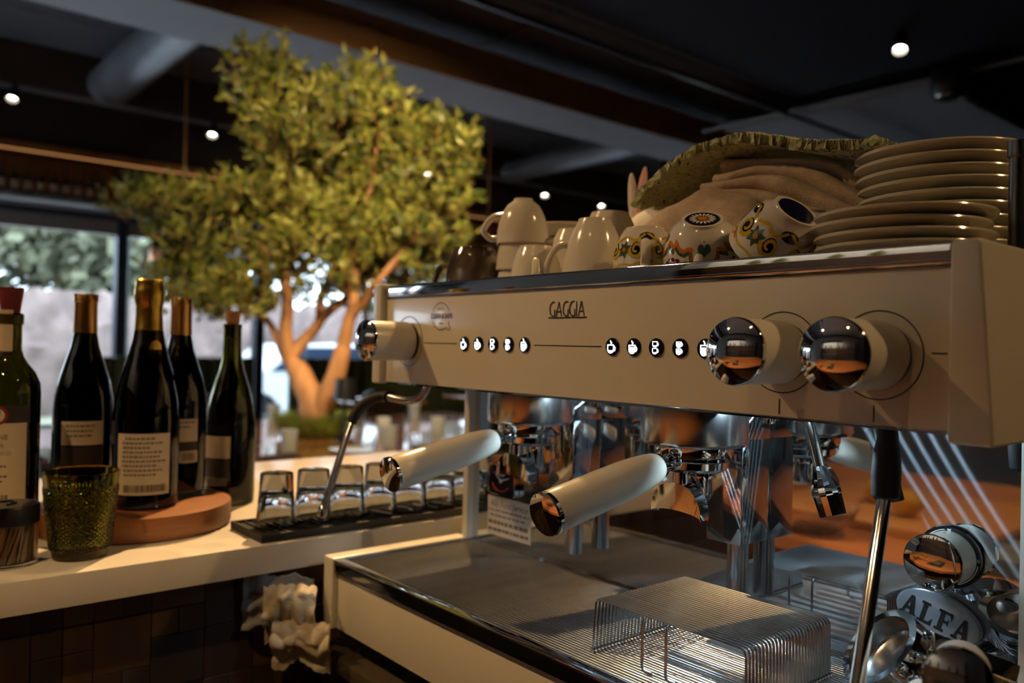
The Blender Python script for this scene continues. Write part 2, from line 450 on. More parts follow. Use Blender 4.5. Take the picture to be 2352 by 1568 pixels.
# ================================================================== THE ROOM
def struct(mb, name, mats, off=(0, 0, 0), smooth=35):
    o = mb.build(name, mats, None, off, smooth, loc=off)
    o['kind'] = 'structure'
    return o
XW, YB, YF, XK = -9.0, 12.0, -3.2, 3.0      # window wall, far wall, near wall, kitchen side wall
CZ = 3.95
struct(MB().box(XW - .1, XK + .1, YF - .1, YB + .1, -0.1, 0.0), 'floor', floor_mat)
ceil_o = struct(MB().box(XW, XK, YF, YB, CZ + .03, CZ + .12), 'ceiling', ceil_dark)
pan = {}
for ix in range(8):
    for iy in range(8):
        x0 = XW + .1 + ix * 1.42; y0 = -2.9 + iy * 1.80
        k = 'a' if (x0 < -3.3) else ('c' if y0 < 0.2 else 'b')
        if k not in pan: pan[k] = MB().bev(0, 1.40, 0, 1.77, 0, .03, .004, 1).mesh('ceiling_panel', {'a': ceil_mat, 'b': ceil_dark, 'c': white_paint}[k])
        inst('ceiling_panel', pan[k], ceil_o, (x0, y0, CZ))
# window wall: plinth, bulkhead, bays
WB, WTOP = 0.42, 2.60
struct(MB().box(XW - .25, XW, YF, YB, 0, WB), 'wall_left', wall_dark)
struct(MB().box(XW - .25, XW - .02, YF, YB, WTOP + .02, CZ + .12), 'wall_left_upper', wall_dark)
struct(MB().box(XW - .25, XK, YB, YB + .1, 0, CZ + .12), 'wall_back', wall_brown)
struct(MB().box(-7.1, XK, YF - .1, YF, 0, CZ + .12).box(XW - .25, -7.1, YF - .1, YF, 0, .42).box(XW - .25, -7.1, YF - .1, YF, 2.6, CZ + .12), 'wall_front', wall_white)
for i in range(1):
    a, b = -8.95 + i * 1.85, -7.10 + i * 1.85
    wo = struct(MB().box(a, a + .06, YF - .1, YF + .01, .42, 2.6).box(b - .04, b, YF - .1, YF + .01, .42, 2.6).box(a + .06, b - .04, YF - .1, YF + .01, .42, .48).box(a + .06, b - .04, YF - .1, YF + .01, 2.54, 2.6), 'window_%d' % (i + 10), frame_blue, ((a + b) / 2, YF, .42))
    MB().box(a + .06, b - .04, YF - .06, YF - .052, .48, 2.54).build('pane', pane, wo, ((a + b) / 2, YF, .42))
struct(MB().box(XK, XK + .1, YF, YB, 0, CZ + .12), 'wall_right', wall_dark)
bays = [-3.1, -1.4, 0.25, 2.30, 3.78, 5.7, 7.6, 9.5, 11.4]
for i in range(len(bays) - 1):
    a, b = bays[i], bays[i + 1]
    fr_ = MB()
    fr_.box(XW - .14, XW + .01, a, a + .065, WB, WTOP).box(XW - .14, XW + .01, b - .035, b, WB, WTOP).box(XW - .14, XW + .01, a + .065, b - .035, WB, WB + .07).box(XW - .14, XW + .01, a + .065, b - .035, WTOP - .06, WTOP)
    wo = struct(fr_, 'window_%d' % (i + 1), frame_blue, (XW, (a + b) / 2, WB))
    MB().box(XW - .075, XW - .067, a + .065, b - .035, WB + .07, WTOP - .06).build('pane', pane, wo, (XW, (a + b) / 2, WB))
    MB().box(XW - .20, XW - .141, a + .05, a + .13, WB, WTOP).build('jamb', white_paint, wo, (XW, (a + b) / 2, WB))
    MB().box(XW - .10, XW + .0, a + .065, b - .035, WTOP - .20, WTOP - .061).build('blind', alu, wo, (XW, (a + b) / 2, WB))
# wine niche over the windows
nb = struct(MB().box(XW - .02, XW + .02, YF, YB, WTOP + .05, 3.06), 'wall_left_niche', niche_wood)
struct(MB().box(XW + .02, XW + .50, YF, YB, WTOP, WTOP + .05), 'trim_1', alu)
struct(MB().box(XW + .02, XW + .52, YF, YB, 3.06, 3.10), 'trim_2', copper_dull)
struct(MB().box(XW - .02, XW + .48, YF, YB, 3.10, CZ + .02), 'wall_left_bulkhead', wall_dark)
nl = thing('niche_light', 'warm light strip hidden above the shelf of bottles', 'lamp', (XW + .46, 4.3, 3.04))
MB().bev(-.02, .02, -7.3, 7.3, .0, .0195, .002, 1).build('profile', copper_dull, nl)
MB().bev(-.015, .015, -7.3, 7.3, -.006, -.0002, .001, 1).build('diffuser', pm('niche_led', (1, .8, .5), .4, emit=(1.0, .45, .14), estr=0.6), nl)
shelf_bottle = MB().lathe([(0, 0), (.036, 0), (.038, .01), (.038, .17), (.032, .20), (.017, .235), (.014, .30), (.012, .31), (0, .31)], 16).mesh('glass', black_gloss)
shelf_label = MB().lathe([(.0385, .05), (.0386, .051), (.0386, .13), (.0385, .131)], 16).mesh('label', paper)
ordn = ['first', 'second', 'third', 'fourth', 'fifth', 'sixth', 'seventh', 'eighth', 'ninth', 'tenth', 'eleventh', 'twelfth', 'thirteenth']
for i in range(9):
    t = thing('shelf_bottle', ordn[i] + ' dark wine bottle from the left on the shelf over the window', 'bottle', (XW + .30, 1.20 + i * .105, WTOP + .0505), group='bottles on the shelf over the window')
    inst('glass', shelf_bottle, t); inst('label', shelf_label, t)
def planter(label, loc, w, n, seed):
    t = thing('grass_planter', label, 'planter', loc)
    MB().bev(-.10, .10, -w / 2, w / 2, 0, .13, .006).build('box', copper_dull, t)
    m = MB(); p2 = MB(); r_ = random.Random(seed)
    for i in range(n):
        x, y = r_.uniform(-.08, .08), r_.uniform(-w / 2 + .02, w / 2 - .02); dx, dy = r_.uniform(-.04, .04), r_.uniform(-.05, .05); hh = r_.uniform(.25, .36)
        m.tube([(x, y, .11), (x + dx * .5, y + dy * .5, .11 + hh * .6), (x + dx, y + dy, .11 + hh)], [.006, .006, .002], 4)
        if i % 3 == 0: p2.tube([(x + dx, y + dy, .08 + hh), (x + dx * 1.1, y + dy * 1.1, .17 + hh)], [.014, .010], 5)
    tag(m.build('grass', grass_mat, t), kind='stuff'); tag(p2.build('plumes', pm('pink_plume', (0.75, .30, .14), .8), t), kind='stuff')
planter('planter of pink-tipped grass on the shelf over the window', (XW + .30, 2.43, WTOP + .0505), .34, 80, 4)
planter('second grass planter on the shelf, behind the tree', (XW + .30, 5.3, WTOP + .0505), .40, 80, 6)
# ceiling ducts, beams and rails
def tl(mb, name, label, cat, mat, off, group=None, smooth=35):
    o = mb.build(name, mat, None, off, smooth, loc=off); return tag(o, label, cat, group)
bm_ = thing('ceiling_beam', 'boxed ceiling beam with wood side and pale underside', 'beam', (-5.55, 4.0, 3.46))
MB().bev(-5.91, -5.255, -3.0, 11.9, 3.46, 3.70, .006, 1).build('soffit', duct_white, bm_, (-5.55, 4, 3.46))
for i in range(6): MB().bev(-5.255, -5.235, -3.0 + i * 2.48, -0.53 + i * 2.48, 3.455, 3.75, .004, 1).build('plank', beam_wood, bm_, (-5.55, 4, 3.46))
b2_ = thing('ceiling_beam', 'dark brown beam above the far track rail', 'beam', (-8.35, 4.0, 3.53))
MB().bev(-8.48, -8.32, -3.0, 11.9, 3.56, 3.94, .006, 1).build('beam_body', wall_brown, b2_, (-8.35, 4, 3.53))
def duct(label, y, x0, x1, z, r, mat):
    t = thing('spiral_duct', label, 'duct', ((x0 + x1) / 2, y, z))
    prof = []; n = 36
    L = x1 - x0
    for i in range(n + 1):
        s = -L / 2 + L * i / n
        prof += [(r, s), (r + .006, s + .012), (r, s + .024)]
    MB().lathe(prof, 28, RY(PI / 2)).build('pipe', mat, t, smooth=60)
    for s in (-L * .3, L * .3): MB().box(s - .015, s + .015, -.004, .004, r, CZ - z - .002).build('hanger', steel_dark, t)
duct('round spiral duct crossing the ceiling at the upper left', 1.99, -8.30, -5.93, 3.70, .185, duct_mat)
duct('round spiral duct crossing the ceiling behind the tree', 6.85, -8.30, -5.93, 3.64, .14, duct_mat)
def rail(label, x, y0, y1, z, hy, mat=None):
    t = thing('track_rail', label, 'track', (x, (y0 + y1) / 2, z))
    MB().bev(-.018, .018, y0 - (y0 + y1) / 2, y1 - (y0 + y1) / 2, -.012, .022, .003, 1).build('rail', mat or black, t)
    for yy_ in hy: MB().tube([(0, yy_ - (y0 + y1) / 2, .02), (0, yy_ - (y0 + y1) / 2, CZ - z - .002)], .008, 8).build('drop_rod', steel_dark, t)
rail('near black track rail with drop rods crossing above the machine', -4.0, -2.5, 10.8, 3.46, (2.98, 5.44, 8.2), steel_dark)
rail('far track rail with lit spots above the windows', -8.06, -2.5, 11.5, 3.46, (0.8, 3.8, 6.2, 10), duct_mat)
rail('track rail over the bar counter', -2.20, -2.5, 2.7, 3.30, (-1.6, 0.9, 1.9), black)
pf = thing('ceiling_pipe', 'thin horizontal pipe above the lit ceiling cloud', 'pipe', (-3.7, 6.6, 3.52))
MB().tube([(-1.3, 0, 0), (1.6, 0, 0)], .018, 10).build('pipe', duct_mat, pf)
for s in (-.9, .5): MB().tube([(s, 0, .01), (s, 0, .425)], .006, 6).build('rod', steel_dark, pf)
cl = tl(MB().bev(-5.05, -2.95, 7.0, 10.5, 3.59, 3.66, .01, 1), 'ceiling_cloud', 'pale hanging ceiling panel above the towels', 'ceiling panel', duct_white, (-4.0, 8.7, 3.59))
c2_ = tl(MB().bev(-3.84, -1.15, 2.8, 6.3, 3.54, 3.60, .01, 1), 'ceiling_cloud', 'black hanging ceiling panel at the upper right', 'ceiling panel', ceil_dark, (-2.5, 4.5, 3.54))
def track_light(label, loc, tgt, lit=True, group='track spotlights', power=0, size=60, s=1.0, top=None):
    t = thing('track_light', label, 'spotlight', loc, (0, 0, 0), group)
    d = (Vector(tgt) - Vector(loc)).normalized(); M = along((0, 0, 0), d)
    q = M.to_3x3()
    MB().lathe([(0, -.075 * s), (.030 * s, -.075 * s), (.036 * s, -.070 * s), (.038 * s, .045 * s), (.034 * s, .045 * s), (.031 * s, .012 * s), (0, .012 * s)], 24, M).build('housing', black, t)
    MB().lathe([(0, .0125 * s), (.031 * s, .0125 * s), (.031 * s, .016 * s), (0, .020 * s)], 20, M).build('lens', lamp_lens, t)
    MB().tube([(0, 0, .03), (0, 0, (top or loc[2] + .075) - loc[2])], .010, 8).build('stem', black, t)
    if power: spot('lamp_beam', Vector(loc) + d * .05, tgt, power, (1, .76, .46), size)
    return t
FX = [(-8.06, 1.18), (-8.06, 2.87), (-8.06, 5.40), (-8.06, 7.27), (-8.08, 8.37)]
lbs = ['lit track spotlight at the far upper left', 'lit track spotlight left of the tree top', 'lit track spotlight shining through the tree crown', 'lit track spotlight above the white cup stack', 'lit track spotlight furthest right on the far rail']
for (x, y), lb in zip(FX, lbs): track_light(lb, (x, y, 3.40), (x + .9, y - .5, 1.0), power=40, s=1.25, top=3.4485)
track_light('lit spotlight on the black panel at the upper right', (-2.56, 5.50, 3.44), (-2.0, 4.2, 1.0), power=15, s=1.2, top=3.5395)
for (l, t_, p_, sz_, c_), lb in zip(SPOTS, ['spotlight over the barista aisle aimed at the machine', 'spotlight over the bar aimed at the bottles', 'spotlight over the back bench', 'spotlight on the near rail aimed at the tree', 'second spotlight on the near rail aimed at the tree table', 'added spotlight brightening the right side of the machine', 'spotlight over the bar aimed at the communal table']):
    d = (Vector(t_) - Vector(l)).normalized()
    track_light(lb, Vector(l) - d * .06, t_, top=3.2885 if l[0] < -1 else CZ - .001)
sp_ = thing('ceiling_speaker', 'black pendant speaker with chrome edge at the upper right', 'speaker', (-2.64, 6.50, 3.34))
MB().lathe([(0, -.03), (.10, -.02), (.135, .03), (.14, .12), (.12, .20), (.05, .23), (0, .235)], 28).build('cabinet', black, sp_)
MB().lathe([(.098, -.025), (.108, -.028), (.112, -.018), (.104, -.014)], 28).build('ring', chrome, sp_)
MB().tube([(0, 0, .22), (0, 0, .605)], .012, 8).build('stem', black, sp_)
s2_ = thing('ceiling_speaker', 'second black pendant speaker hanging in the distance', 'speaker', (-6.2, 7.6, 3.42))
MB().lathe([(0, -.03), (.10, -.02), (.135, .03), (.14, .12), (.12, .20), (.05, .23), (0, .235)], 28).build('cabinet', black, s2_)
MB().tube([(0, 0, .22), (0, 0, .525)], .012, 8).build('stem', black, s2_)
def pendant(label, loc, r, h):
    t = thing('pendant_lamp', label, 'lamp', loc, group='copper pendant lamps')
    MB().lathe([(r, 0), (r * .985, h * .3), (r * .8, h * .75), (r * .4, h * .98), (.03, h), (0, h)], 40).build('shade', copper, t)
    MB().lathe([(r * .98, .004), (r * .965, h * .3), (r * .78, h * .73), (0, h * .93)], 40).build('shade_lining', copper_dull, t)
    MB().tube([(0, 0, h - .01), (0, 0, CZ - loc[2] - .002)], .010, 8).build('pole', copper_dull, t)
    MB().lathe([(.06, CZ - loc[2] - .03), (.055, CZ - loc[2] - .002)], 20).build('canopy', copper_dull, t)
pendant('copper dome pendant behind the left branch of the tree', (-7.0, 2.27, 1.99), .26, .34)
pendant('copper dome pendant behind the right side of the tree', (-7.0, 3.95, 2.02), .26, .34)
pendant('copper dome pendant showing above the dark printed cup', (-7.0, 5.50, 2.20), .26, .30)
# ================================================================== DINING AREA
tbl = thing('communal_table', 'long wooden communal table with the olive tree in its middle', 'table', (-4.95, 2.6, 0))
for i in range(6): MB().bev(-1.15 + i * .384, -.768 + i * .384 - .003, -1.75, 1.75, .71, .75, .004, 1).build('plank', table_wood, tbl)
for sx in (-1, 1):
    for sy in (-1, 1): MB().bev(sx * .9 - .05, sx * .9 + .05, sy * 1.5 - .05, sy * 1.5 + .05, .001, .709, .006, 1).build('leg', dark_wood, tbl)
TC = Vector((-4.88, 2.45, 0))
# olive tree: branches as tapering limbs in the plane that faces the bar, spread in depth as well
tree = thing('olive_tree', 'small olive tree with forked orange-lit trunk growing from the table', 'tree', (TC.x, TC.y, .751))
Rh = R.normalized(); Fh = Vector((F.x, F.y, 0)).normalized()
def tp(px, py, d=0.0):                     # tree sketch coordinates (354 units to the metre) to local metres
    return Rh * ((px - 725) / 354.0) + Fh * d + Vector((0, 0, (1003 - py) / 354.0))
limbs = [([(722, 1003, 0), (722, 950, 0), (705, 905, .02), (680, 860, .05), (655, 825, .06)], (.11, .10, .085, .075, .065)),
         ([(728, 985, 0), (742, 930, -.02), (768, 880, -.06), (785, 820, -.08), (790, 770, -.10)], (.085, .08, .065, .055, .048)),
         ([(655, 830, .06), (632, 808, .09), (600, 750, .15), (560, 710, .22), (520, 660, .28), (470, 600, .33), (400, 540, .36)], (.040, .030, .024, .020, .017, .014, .008)),
         ([(655, 830, .06), (648, 770, .03), (655, 700, .0), (650, 640, -.05), (648, 560, -.08), (655, 450, -.1), (640, 330, -.1), (610, 200, -.1), (590, 110, -.1)], (.050, .044, .038, .034, .030, .026, .022, .016, .008)),
         ([(655, 830, .06), (690, 780, .10), (715, 740, .14), (715, 680, .18), (735, 590, .22), (740, 480, .25), (735, 350, .25), (760, 220, .2)], (.046, .040, .034, .028, .024, .020, .016, .008)),
         ([(712, 742, .14), (750, 700, .18), (765, 690, .2), (800, 640, .28), (850, 560, .35), (900, 450, .4), (930, 330, .4)], (.032, .032, .028, .022, .018, .015, .008)),
         ([(788, 800, -.08), (805, 740, -.14), (820, 690, -.2), (815, 600, -.25), (830, 520, -.3), (850, 400, -.32), (860, 280, -.3), (870, 170, -.3)], (.046, .040, .034, .030, .026, .022, .018, .008)),
         ([(805, 735, -.14), (840, 700, -.22), (880, 650, -.3), (940, 570, -.38), (1000, 480, -.42), (1060, 380, -.42)], (.034, .028, .024, .020, .015, .008)),
         ([(640, 620, -.06), (580, 560, -.16), (500, 510, -.2), (420, 480, -.22), (330, 465, -.2)], (.024, .020, .016, .012, .006)),
         ([(830, 520, -.3), (900, 470, -.2), (980, 430, -.1), (1050, 420, 0)], (.022, .018, .014, .007)),
         ([(762, 692, .2), (800, 720, .1), (775, 760, .02)], (.018, .014, .012)),
         ([(815, 690, -.2), (790, 640, -.1), (770, 560, 0), (790, 430, .05), (800, 300, .05), (780, 200, .05)], (.026, .022, .020, .018, .014, .007))]
for pts, rr_ in limbs:
    P = [tp(a, b, d + (.22 if b < 640 else 0) * min(1, (640 - b) / 120)) for a, b, d in pts]; sm = smoothpath(P, 4)
    rs_ = [rr_[min(int(i / 4), len(rr_) - 1)] + (rr_[min(int(i / 4) + 1, len(rr_) - 1)] - rr_[min(int(i / 4), len(rr_) - 1)]) * (i % 4) / 4 for i in range(len(sm))]
    rs_ = [r * (1 if j < 14 else .72) for j, r in enumerate(rs_)]
    sm = [p + Vector((noise.noise(p * 9), noise.noise(p * 9 + Vector((5, 0, 0))), 0)) * .012 for p in sm]
    MB().tube(sm, rs_, 12).build('branch' if len(pts) > 5 or rr_[0] < .05 else 'trunk', bark, tree)
clumps = [(600, 120, 75, 50, 150), (585, 180, 60, 55, 150), (640, 235, 90, 60, 260), (660, 320, 80, 60, 260), (720, 290, 90, 70, 320), (800, 240, 90, 80, 330), (860, 190, 55, 60, 110), (905, 250, 60, 55, 140), (860, 300, 100, 80, 380), (960, 330, 110, 70, 400), (1050, 330, 70, 70, 260), (1085, 370, 40, 60, 120), (760, 400, 120, 90, 520), (880, 420, 120, 90, 520), (1000, 440, 110, 80, 420), (1040, 520, 60, 60, 170), (700, 480, 110, 80, 420), (820, 520, 120, 70, 420), (940, 540, 110, 60, 330), (1020, 590, 60, 40, 90), (640, 400, 50, 70, 150),
          (560, 460, 80, 45, 220), (480, 460, 90, 40, 240), (400, 470, 90, 45, 260), (320, 470, 55, 35, 120), (360, 520, 80, 40, 180), (460, 540, 100, 45, 220), (560, 550, 80, 45, 170), (640, 580, 60, 45, 110), (330, 560, 45, 30, 40), (330, 620, 50, 50, 150), (400, 620, 75, 60, 220), (470, 640, 90, 65, 300), (520, 690, 70, 45, 220), (440, 700, 60, 35, 120), (590, 640, 70, 55, 190), (700, 620, 100, 50, 200), (780, 650, 70, 45, 130), (860, 630, 100, 50, 240), (950, 610, 90, 45, 210), (845, 690, 55, 35, 120), (310, 490, 70, 30, 130), (560, 600, 90, 45, 200), (760, 560, 120, 60, 300), (900, 590, 100, 50, 200), (380, 660, 50, 40, 90)]
rl = random.Random(17)
leaf_me = []
for mi in range(3):
    a = MB(); a.add([(0, 0, 0), (.010, .016, .003), (.009, .034, .002), (0, .052, -.004), (-.009, .034, .002), (-.010, .016, .003), (0, .024, -.002)], [(0, 1, 6), (1, 2, 6), (2, 3, 6), (3, 4, 6), (4, 5, 6), (5, 0, 6)])
    leaf_me.append(a.mesh('leaf', leaf_mats[mi], smooth=0))
fol = MB(); n_single = 0; twigs = MB()
for (cx_, cy_, sx_, sy_, n_) in clumps:
    cx_ = 725 + (cx_ - 725) * .90; cy_ += (82 if cy_ < 190 and cx_ < 640 else 45) if cy_ < 330 else 28; sx_ *= .9; sy_ *= .92
    cd = rl.uniform(-.25, .25) if cy_ > 330 else -.22
    dk = .36 if cy_ > 330 else .24
    for s in range(int(n_ * (.27 if cy_ < 610 or cx_ < 560 else .10))):
        while True:
            a, b, c = rl.uniform(-1, 1), rl.uniform(-1, 1), rl.uniform(-1, 1)
            if a * a + b * b + c * c < 1: break
        p = tp(cx_ + a * sx_, cy_ + b * sy_, cd + c * dk)
        d = (Vector((a * .8, 0, -b * .5)).x * Rh + Fh * c * .6 + Vector((0, 0, .75 - b * .4))).normalized()
        d = (d + Vector((rl.uniform(-.5, .5), rl.uniform(-.5, .5), rl.uniform(-.3, .3)))).normalized()
        L = rl.uniform(.09, .17)
        twigs.tube([p, p + d * L], [.0028, .0012], 4, cap=False)
        for k in range(rl.randint(6, 9)):
            q = p + d * (L * (k + 1) / 9); dd = (d * .7 + Vector((rl.uniform(-1, 1), rl.uniform(-1, 1), rl.uniform(-.7, .7)))).normalized()
            mi = rl.choices((0, 1, 2), (5, 3, 2.2))[0]; sc = rl.uniform(.95, 1.7)
            quat = dd.to_track_quat('Y', 'Z'); Mq = Matrix.Translation(q) @ quat.to_matrix().to_4x4() @ RY(rl.uniform(0, 6.3)) @ Matrix.Diagonal((sc, sc, sc, 1))
            if c < -.55 and n_single < 300 and rl.random() < .12:
                o = inst('leaf', leaf_me[mi], tree); o.matrix_local = Mq; n_single += 1
            else:
                fol.cm = mi
                fol.add([Mq @ Vector(v) for v in [(0, 0, 0), (.011, .022, .003), (0, .052, -.004), (-.011, .022, .003)]], [(0, 1, 2, 3)])
tag(fol.build('foliage', leaf_mats, tree, smooth=0), kind='stuff'); tag(twigs.build('twigs', bark, tree, smooth=0), kind='stuff')
gp = thing('grass_planter', 'dark planter of moss grass around the olive tree trunk', 'planter', (TC.x, TC.y, .751))
MB().lathe([(0, .001), (.18, .001), (.195, .006), (.200, .014), (.196, .015), (.18, .012), (.135, .012), (.13, .016)], 36).build('bowl', black, gp)
m = MB()
for i in range(2600):
    a = rl.uniform(0, 2 * PI); r_ = rl.uniform(.12, .20); b = rl.uniform(-.4, .4)
    x, y = r_ * math.cos(a), r_ * math.sin(a); hh = rl.uniform(.06, .17)
    dx, dy = math.cos(a + b) * .09 * r_ / .2, math.sin(a + b) * .09 * r_ / .2
    m.add([(x - .005, y - .002, .008), (x + .005, y + .002, .008), (x + dx, y + dy, .01 + hh)], [(0, 1, 2)])
tag(m.build('grass', grass_mat, gp, smooth=0), kind='stuff')
tum = MB().lathe([(0, .0), (.036, .0), (.039, .003), (.050, .125), (.0475, .125), (.037, .010), (0, .009)], 28).mesh('glass_wall', frost)
tumb_base = MB().lathe([(.0365, .012), (0, .012), (0, .030), (.0392, .030)], 24).mesh('green_liquid', pm('pale_green_water', (.18, .22, .04), .4))
for (x, y), lb in zip([(-4.22, 1.96), (-4.11, 2.53), (-4.50, 3.145), (-5.92, 2.62), (-5.66, 3.72), (-4.62, 2.80)], ['frosted tumbler nearest the bar, left of the steam wand', 'frosted tumbler nearest the bar, right of the steam wand', 'frosted tumbler on the communal table beside the machine handle', 'frosted tumbler at the far left of the communal table', 'frosted tumbler at the far right of the communal table', 'frosted tumbler behind the steam wand sleeve']):
    t = thing('water_tumbler', lb, 'tumbler', (x, y, .7505), group='frosted tumblers on the communal table')
    inst('glass_wall', tum, t); inst('green_liquid', tumb_base, t)
lp = thing('table_lamp', 'black cordless table lamp in front of the tree trunk', 'lamp', (-4.54, 2.468, .7505))
MB().lathe([(0, 0), (.055, 0), (.055, .012), (.012, .018), (.008, .022), (.008, .26), (0, .26)], 28).build('stem', black, lp)
MB().lathe([(.075, .255), (.058, .385), (.055, .385), (.072, .255)], 32, close=True).build('shade', black, lp)
plt = MB().lathe(plate_prof_bg := [(0, 0), (.07, 0), (.12, .012), (.125, .016), (.118, .015), (.07, .005), (0, .005)], 36).mesh('plate', porcelain)
nap = MB().bev(-.05, .05, -.11, .11, 0, .012, .004, 1).mesh('napkin', pm('dark_napkin', (.03, .025, .03), .8))
for i, (x, y, lb) in enumerate([(-4.15, 1.55, 'left near place setting, white plate on the communal table'), (-4.05, 2.25, 'middle near place setting, white plate on the communal table'), (-4.12, 3.05, 'right near place setting, white plate on the communal table'), (-5.75, 3.05, 'far side place setting, white plate on the communal table')]):
    tag(inst('plate', plt, None, (x, y, .7505)), lb, 'plate', 'plates on the communal table')
for (x, y, lb) in [(-4.05, 1.82, 'dark napkin on the near left edge of the communal table'), (-4.0, 2.75, 'dark napkin on the near right edge of the communal table')]:
    tag(inst('napkin', nap, None, (x, y, .7505)), lb, 'napkin', 'napkins on the communal table')
def chair(label, loc, rz, mat, group='dining chairs'):
    t = thing('dining_chair', label, 'chair', loc, (0, 0, rz), group)
    MB().bev(-.23, .23, -.23, .23, .42, .49, .03, 3).build('seat', mat, t)
    def bk_(u, v):
        a = (u - .5) * 2.0; return Vector((.26 * math.sin(a), .235 + .06 * (math.cos(a) - 1) + .06 * v, .50 + .42 * v - .05 * abs(u - .5) ** 2 * 4 * v))
    MB().sheet(bk_, 16, 8, -.045).build('backrest', mat, t)
    for sx in (-1, 1):
        for sy in (-1, 1): MB().tube([(sx * .19, sy * .19, .43), (sx * .22, sy * .22, .001)], [.017, .011], 8).build('leg', black, t)
chair('brown rounded chair at the far side of the communal table, left', (-6.45, 2.55, 0), math.radians(90), chair_brown)
chair('brown rounded chair at the far side of the communal table, right', (-6.45, 4.05, 0), math.radians(90), chair_brown)
chair('black chair at the right end of the communal table', (-5.4, 4.75, 0), math.radians(0), chair_black)
chair('dark chair beyond the table end, beside the machine post', (-4.3, 4.75, 0), math.radians(-10), chair_black)
chair('brown chair at the left end of the communal table behind the bottles', (-5.0, .45, 0), math.radians(180), chair_brown)
def side_table(label, loc):
    t = thing('dining_table', label, 'table', loc, group='window tables')
    MB().bev(-.40, .40, -.45, .45, .71, .75, .006, 1).build('top', table_wood, t)
    MB().lathe([(.25, .001), (.25, .015), (.03, .03), (.03, .71)], 24).build('pedestal', black, t)
    inst('plate', plt, t, (0, -.2, .7503)); 
side_table('small window table behind the trunk of the tree', (-7.75, 4.55, 0))
side_table('small window table right of the tree, by the green bench', (-7.75, 6.2, 0))
side_table('small window table at the left, behind the bottles', (-7.75, 2.6, 0))
def booth(label, y0, y1):
    t = thing('booth_bench', label, 'bench', (XW + .45, (y0 + y1) / 2, 0), group='green booth benches'); w = (y1 - y0)
    MB().bev(-.35, .22, -w / 2, w / 2, .20, .46, .03, 2).build('seat', booth_green, t)
    MB().bev(-.33, .18, -w / 2 + .03, w / 2 - .03, .001, .20, .01, 1).build('plinth', black, t)
    n = max(3, int(w / .16)); me = MB().bev(-.06, .06, -w / n / 2 + .002, w / n / 2 - .002, .46, 1.165, .03, 3).mesh('back_channel', booth_green)
    for i in range(n): inst('back_channel', me, t, (-.30, -w / 2 + (i + .5) * w / n, 0))
booth('green channelled booth bench under the left window', 1.90, 3.66)
booth('green channelled booth bench behind the tree', 4.10, 8.8)
# ================================================================== OUTSIDE THE WINDOWS
gnd = struct(MB().box(-60, XW - .25, -40, 60, -.25, -.15), 'ground_outside', pm('pale_pavement', (.50, .50, .50), .8, 0, .08, .4))
lawn = struct(MB().box(-34, -13.2, -40, 60, -.149, -.10), 'lawn_outside', pm('winter_grass', (.26, .25, .17), .9, 0, .2, .6))
hd = pm('winter_hedge', (.245, .18, .165), .95, 0, .3, 2.2, bump=1, bscale=6)
def lump(u, v, seed, L, h_, d_):
    a = v * PI; y = (u - .5) * L
    x = math.cos(a) * d_ * .5; z = math.sin(a) ** .45 * h_
    n_ = noise.noise(Vector((y * .9, x * 2, z * 2 + seed))) * .28 + noise.noise(Vector((y * 4, x * 6, z * 6 + seed))) * .10
    return Vector((x * (1 + n_), y, z * (1 + n_)))
for i, (y, L) in enumerate([(-7, 11), (4.2, 11), (15.5, 11)]):
    o = MB().grid(lambda u, v: lump(u, v, i * 7, L, 2.25, 1.6), 120, 26).build('hedge', hd, None, loc=(-17.5, y, -.10))
    tag(o, ['brown winter hedge outside, left stretch', 'brown winter hedge outside, middle stretch behind the bottles', 'brown winter hedge outside, right stretch behind the tree'][i], 'hedge', 'hedges outside')
ev = pm('evergreen', (.19, .20, .125), .95, 0, .3, 1.2, bump=1, bscale=5); gv = pm('bare_twigs', (.34, .31, .29), .95, 0, .25, 1.5, bump=1, bscale=6)
tr_ = pm('tree_bark_grey', (.20, .17, .16), .9)
def out_tree(label, loc, h_, w_, mat, seed):
    t = thing('outdoor_tree', label, 'tree', loc, group='trees outside')
    MB().tube([(0, 0, 0), (.05, .1, h_ * .4), (0, .1, h_ * .7)], [.16, .12, .06], 10).build('trunk', tr_, t)
    r_ = random.Random(seed); m = MB()
    cs = [(Vector((r_.uniform(-.42, .42) * w_, r_.uniform(-.42, .42) * w_, h_ * r_.uniform(.32, .88))), w_ * r_.uniform(.10, .20)) for _ in range(22)]
    for i in range(2600):
        c, s = cs[r_.randrange(22)]
        d = Vector((r_.gauss(0, 1), r_.gauss(0, 1), r_.gauss(0, 1))).normalized() * s * r_.uniform(.5, 1.15)
        q = Matrix.Translation(c + d) @ Matrix.Rotation(r_.uniform(0, 6.3), 4, Vector((r_.gauss(0, 1), r_.gauss(0, 1), r_.gauss(0, 1)))); k = r_.uniform(.10, .24)
        m.add([q @ Vector(v) * 1.0 for v in [(-k, -k * .5, 0), (k, -k * .4, 0), (k * .8, k * .5, .05), (-k * .9, k * .4, .04)]], [(0, 1, 2, 3)])
    tag(m.build('crown', mat, t, smooth=0), kind='stuff')
    for i in range(7):
        a = r_.uniform(0, 6.28); MB().tube([(0, .05, h_ * .35), (math.cos(a) * w_ * .25, math.sin(a) * w_ * .25, h_ * .6), (math.cos(a) * w_ * .5, math.sin(a) * w_ * .5, h_ * r_.uniform(.75, .95))], [.07, .045, .015], 6).build('bough', tr_, t)
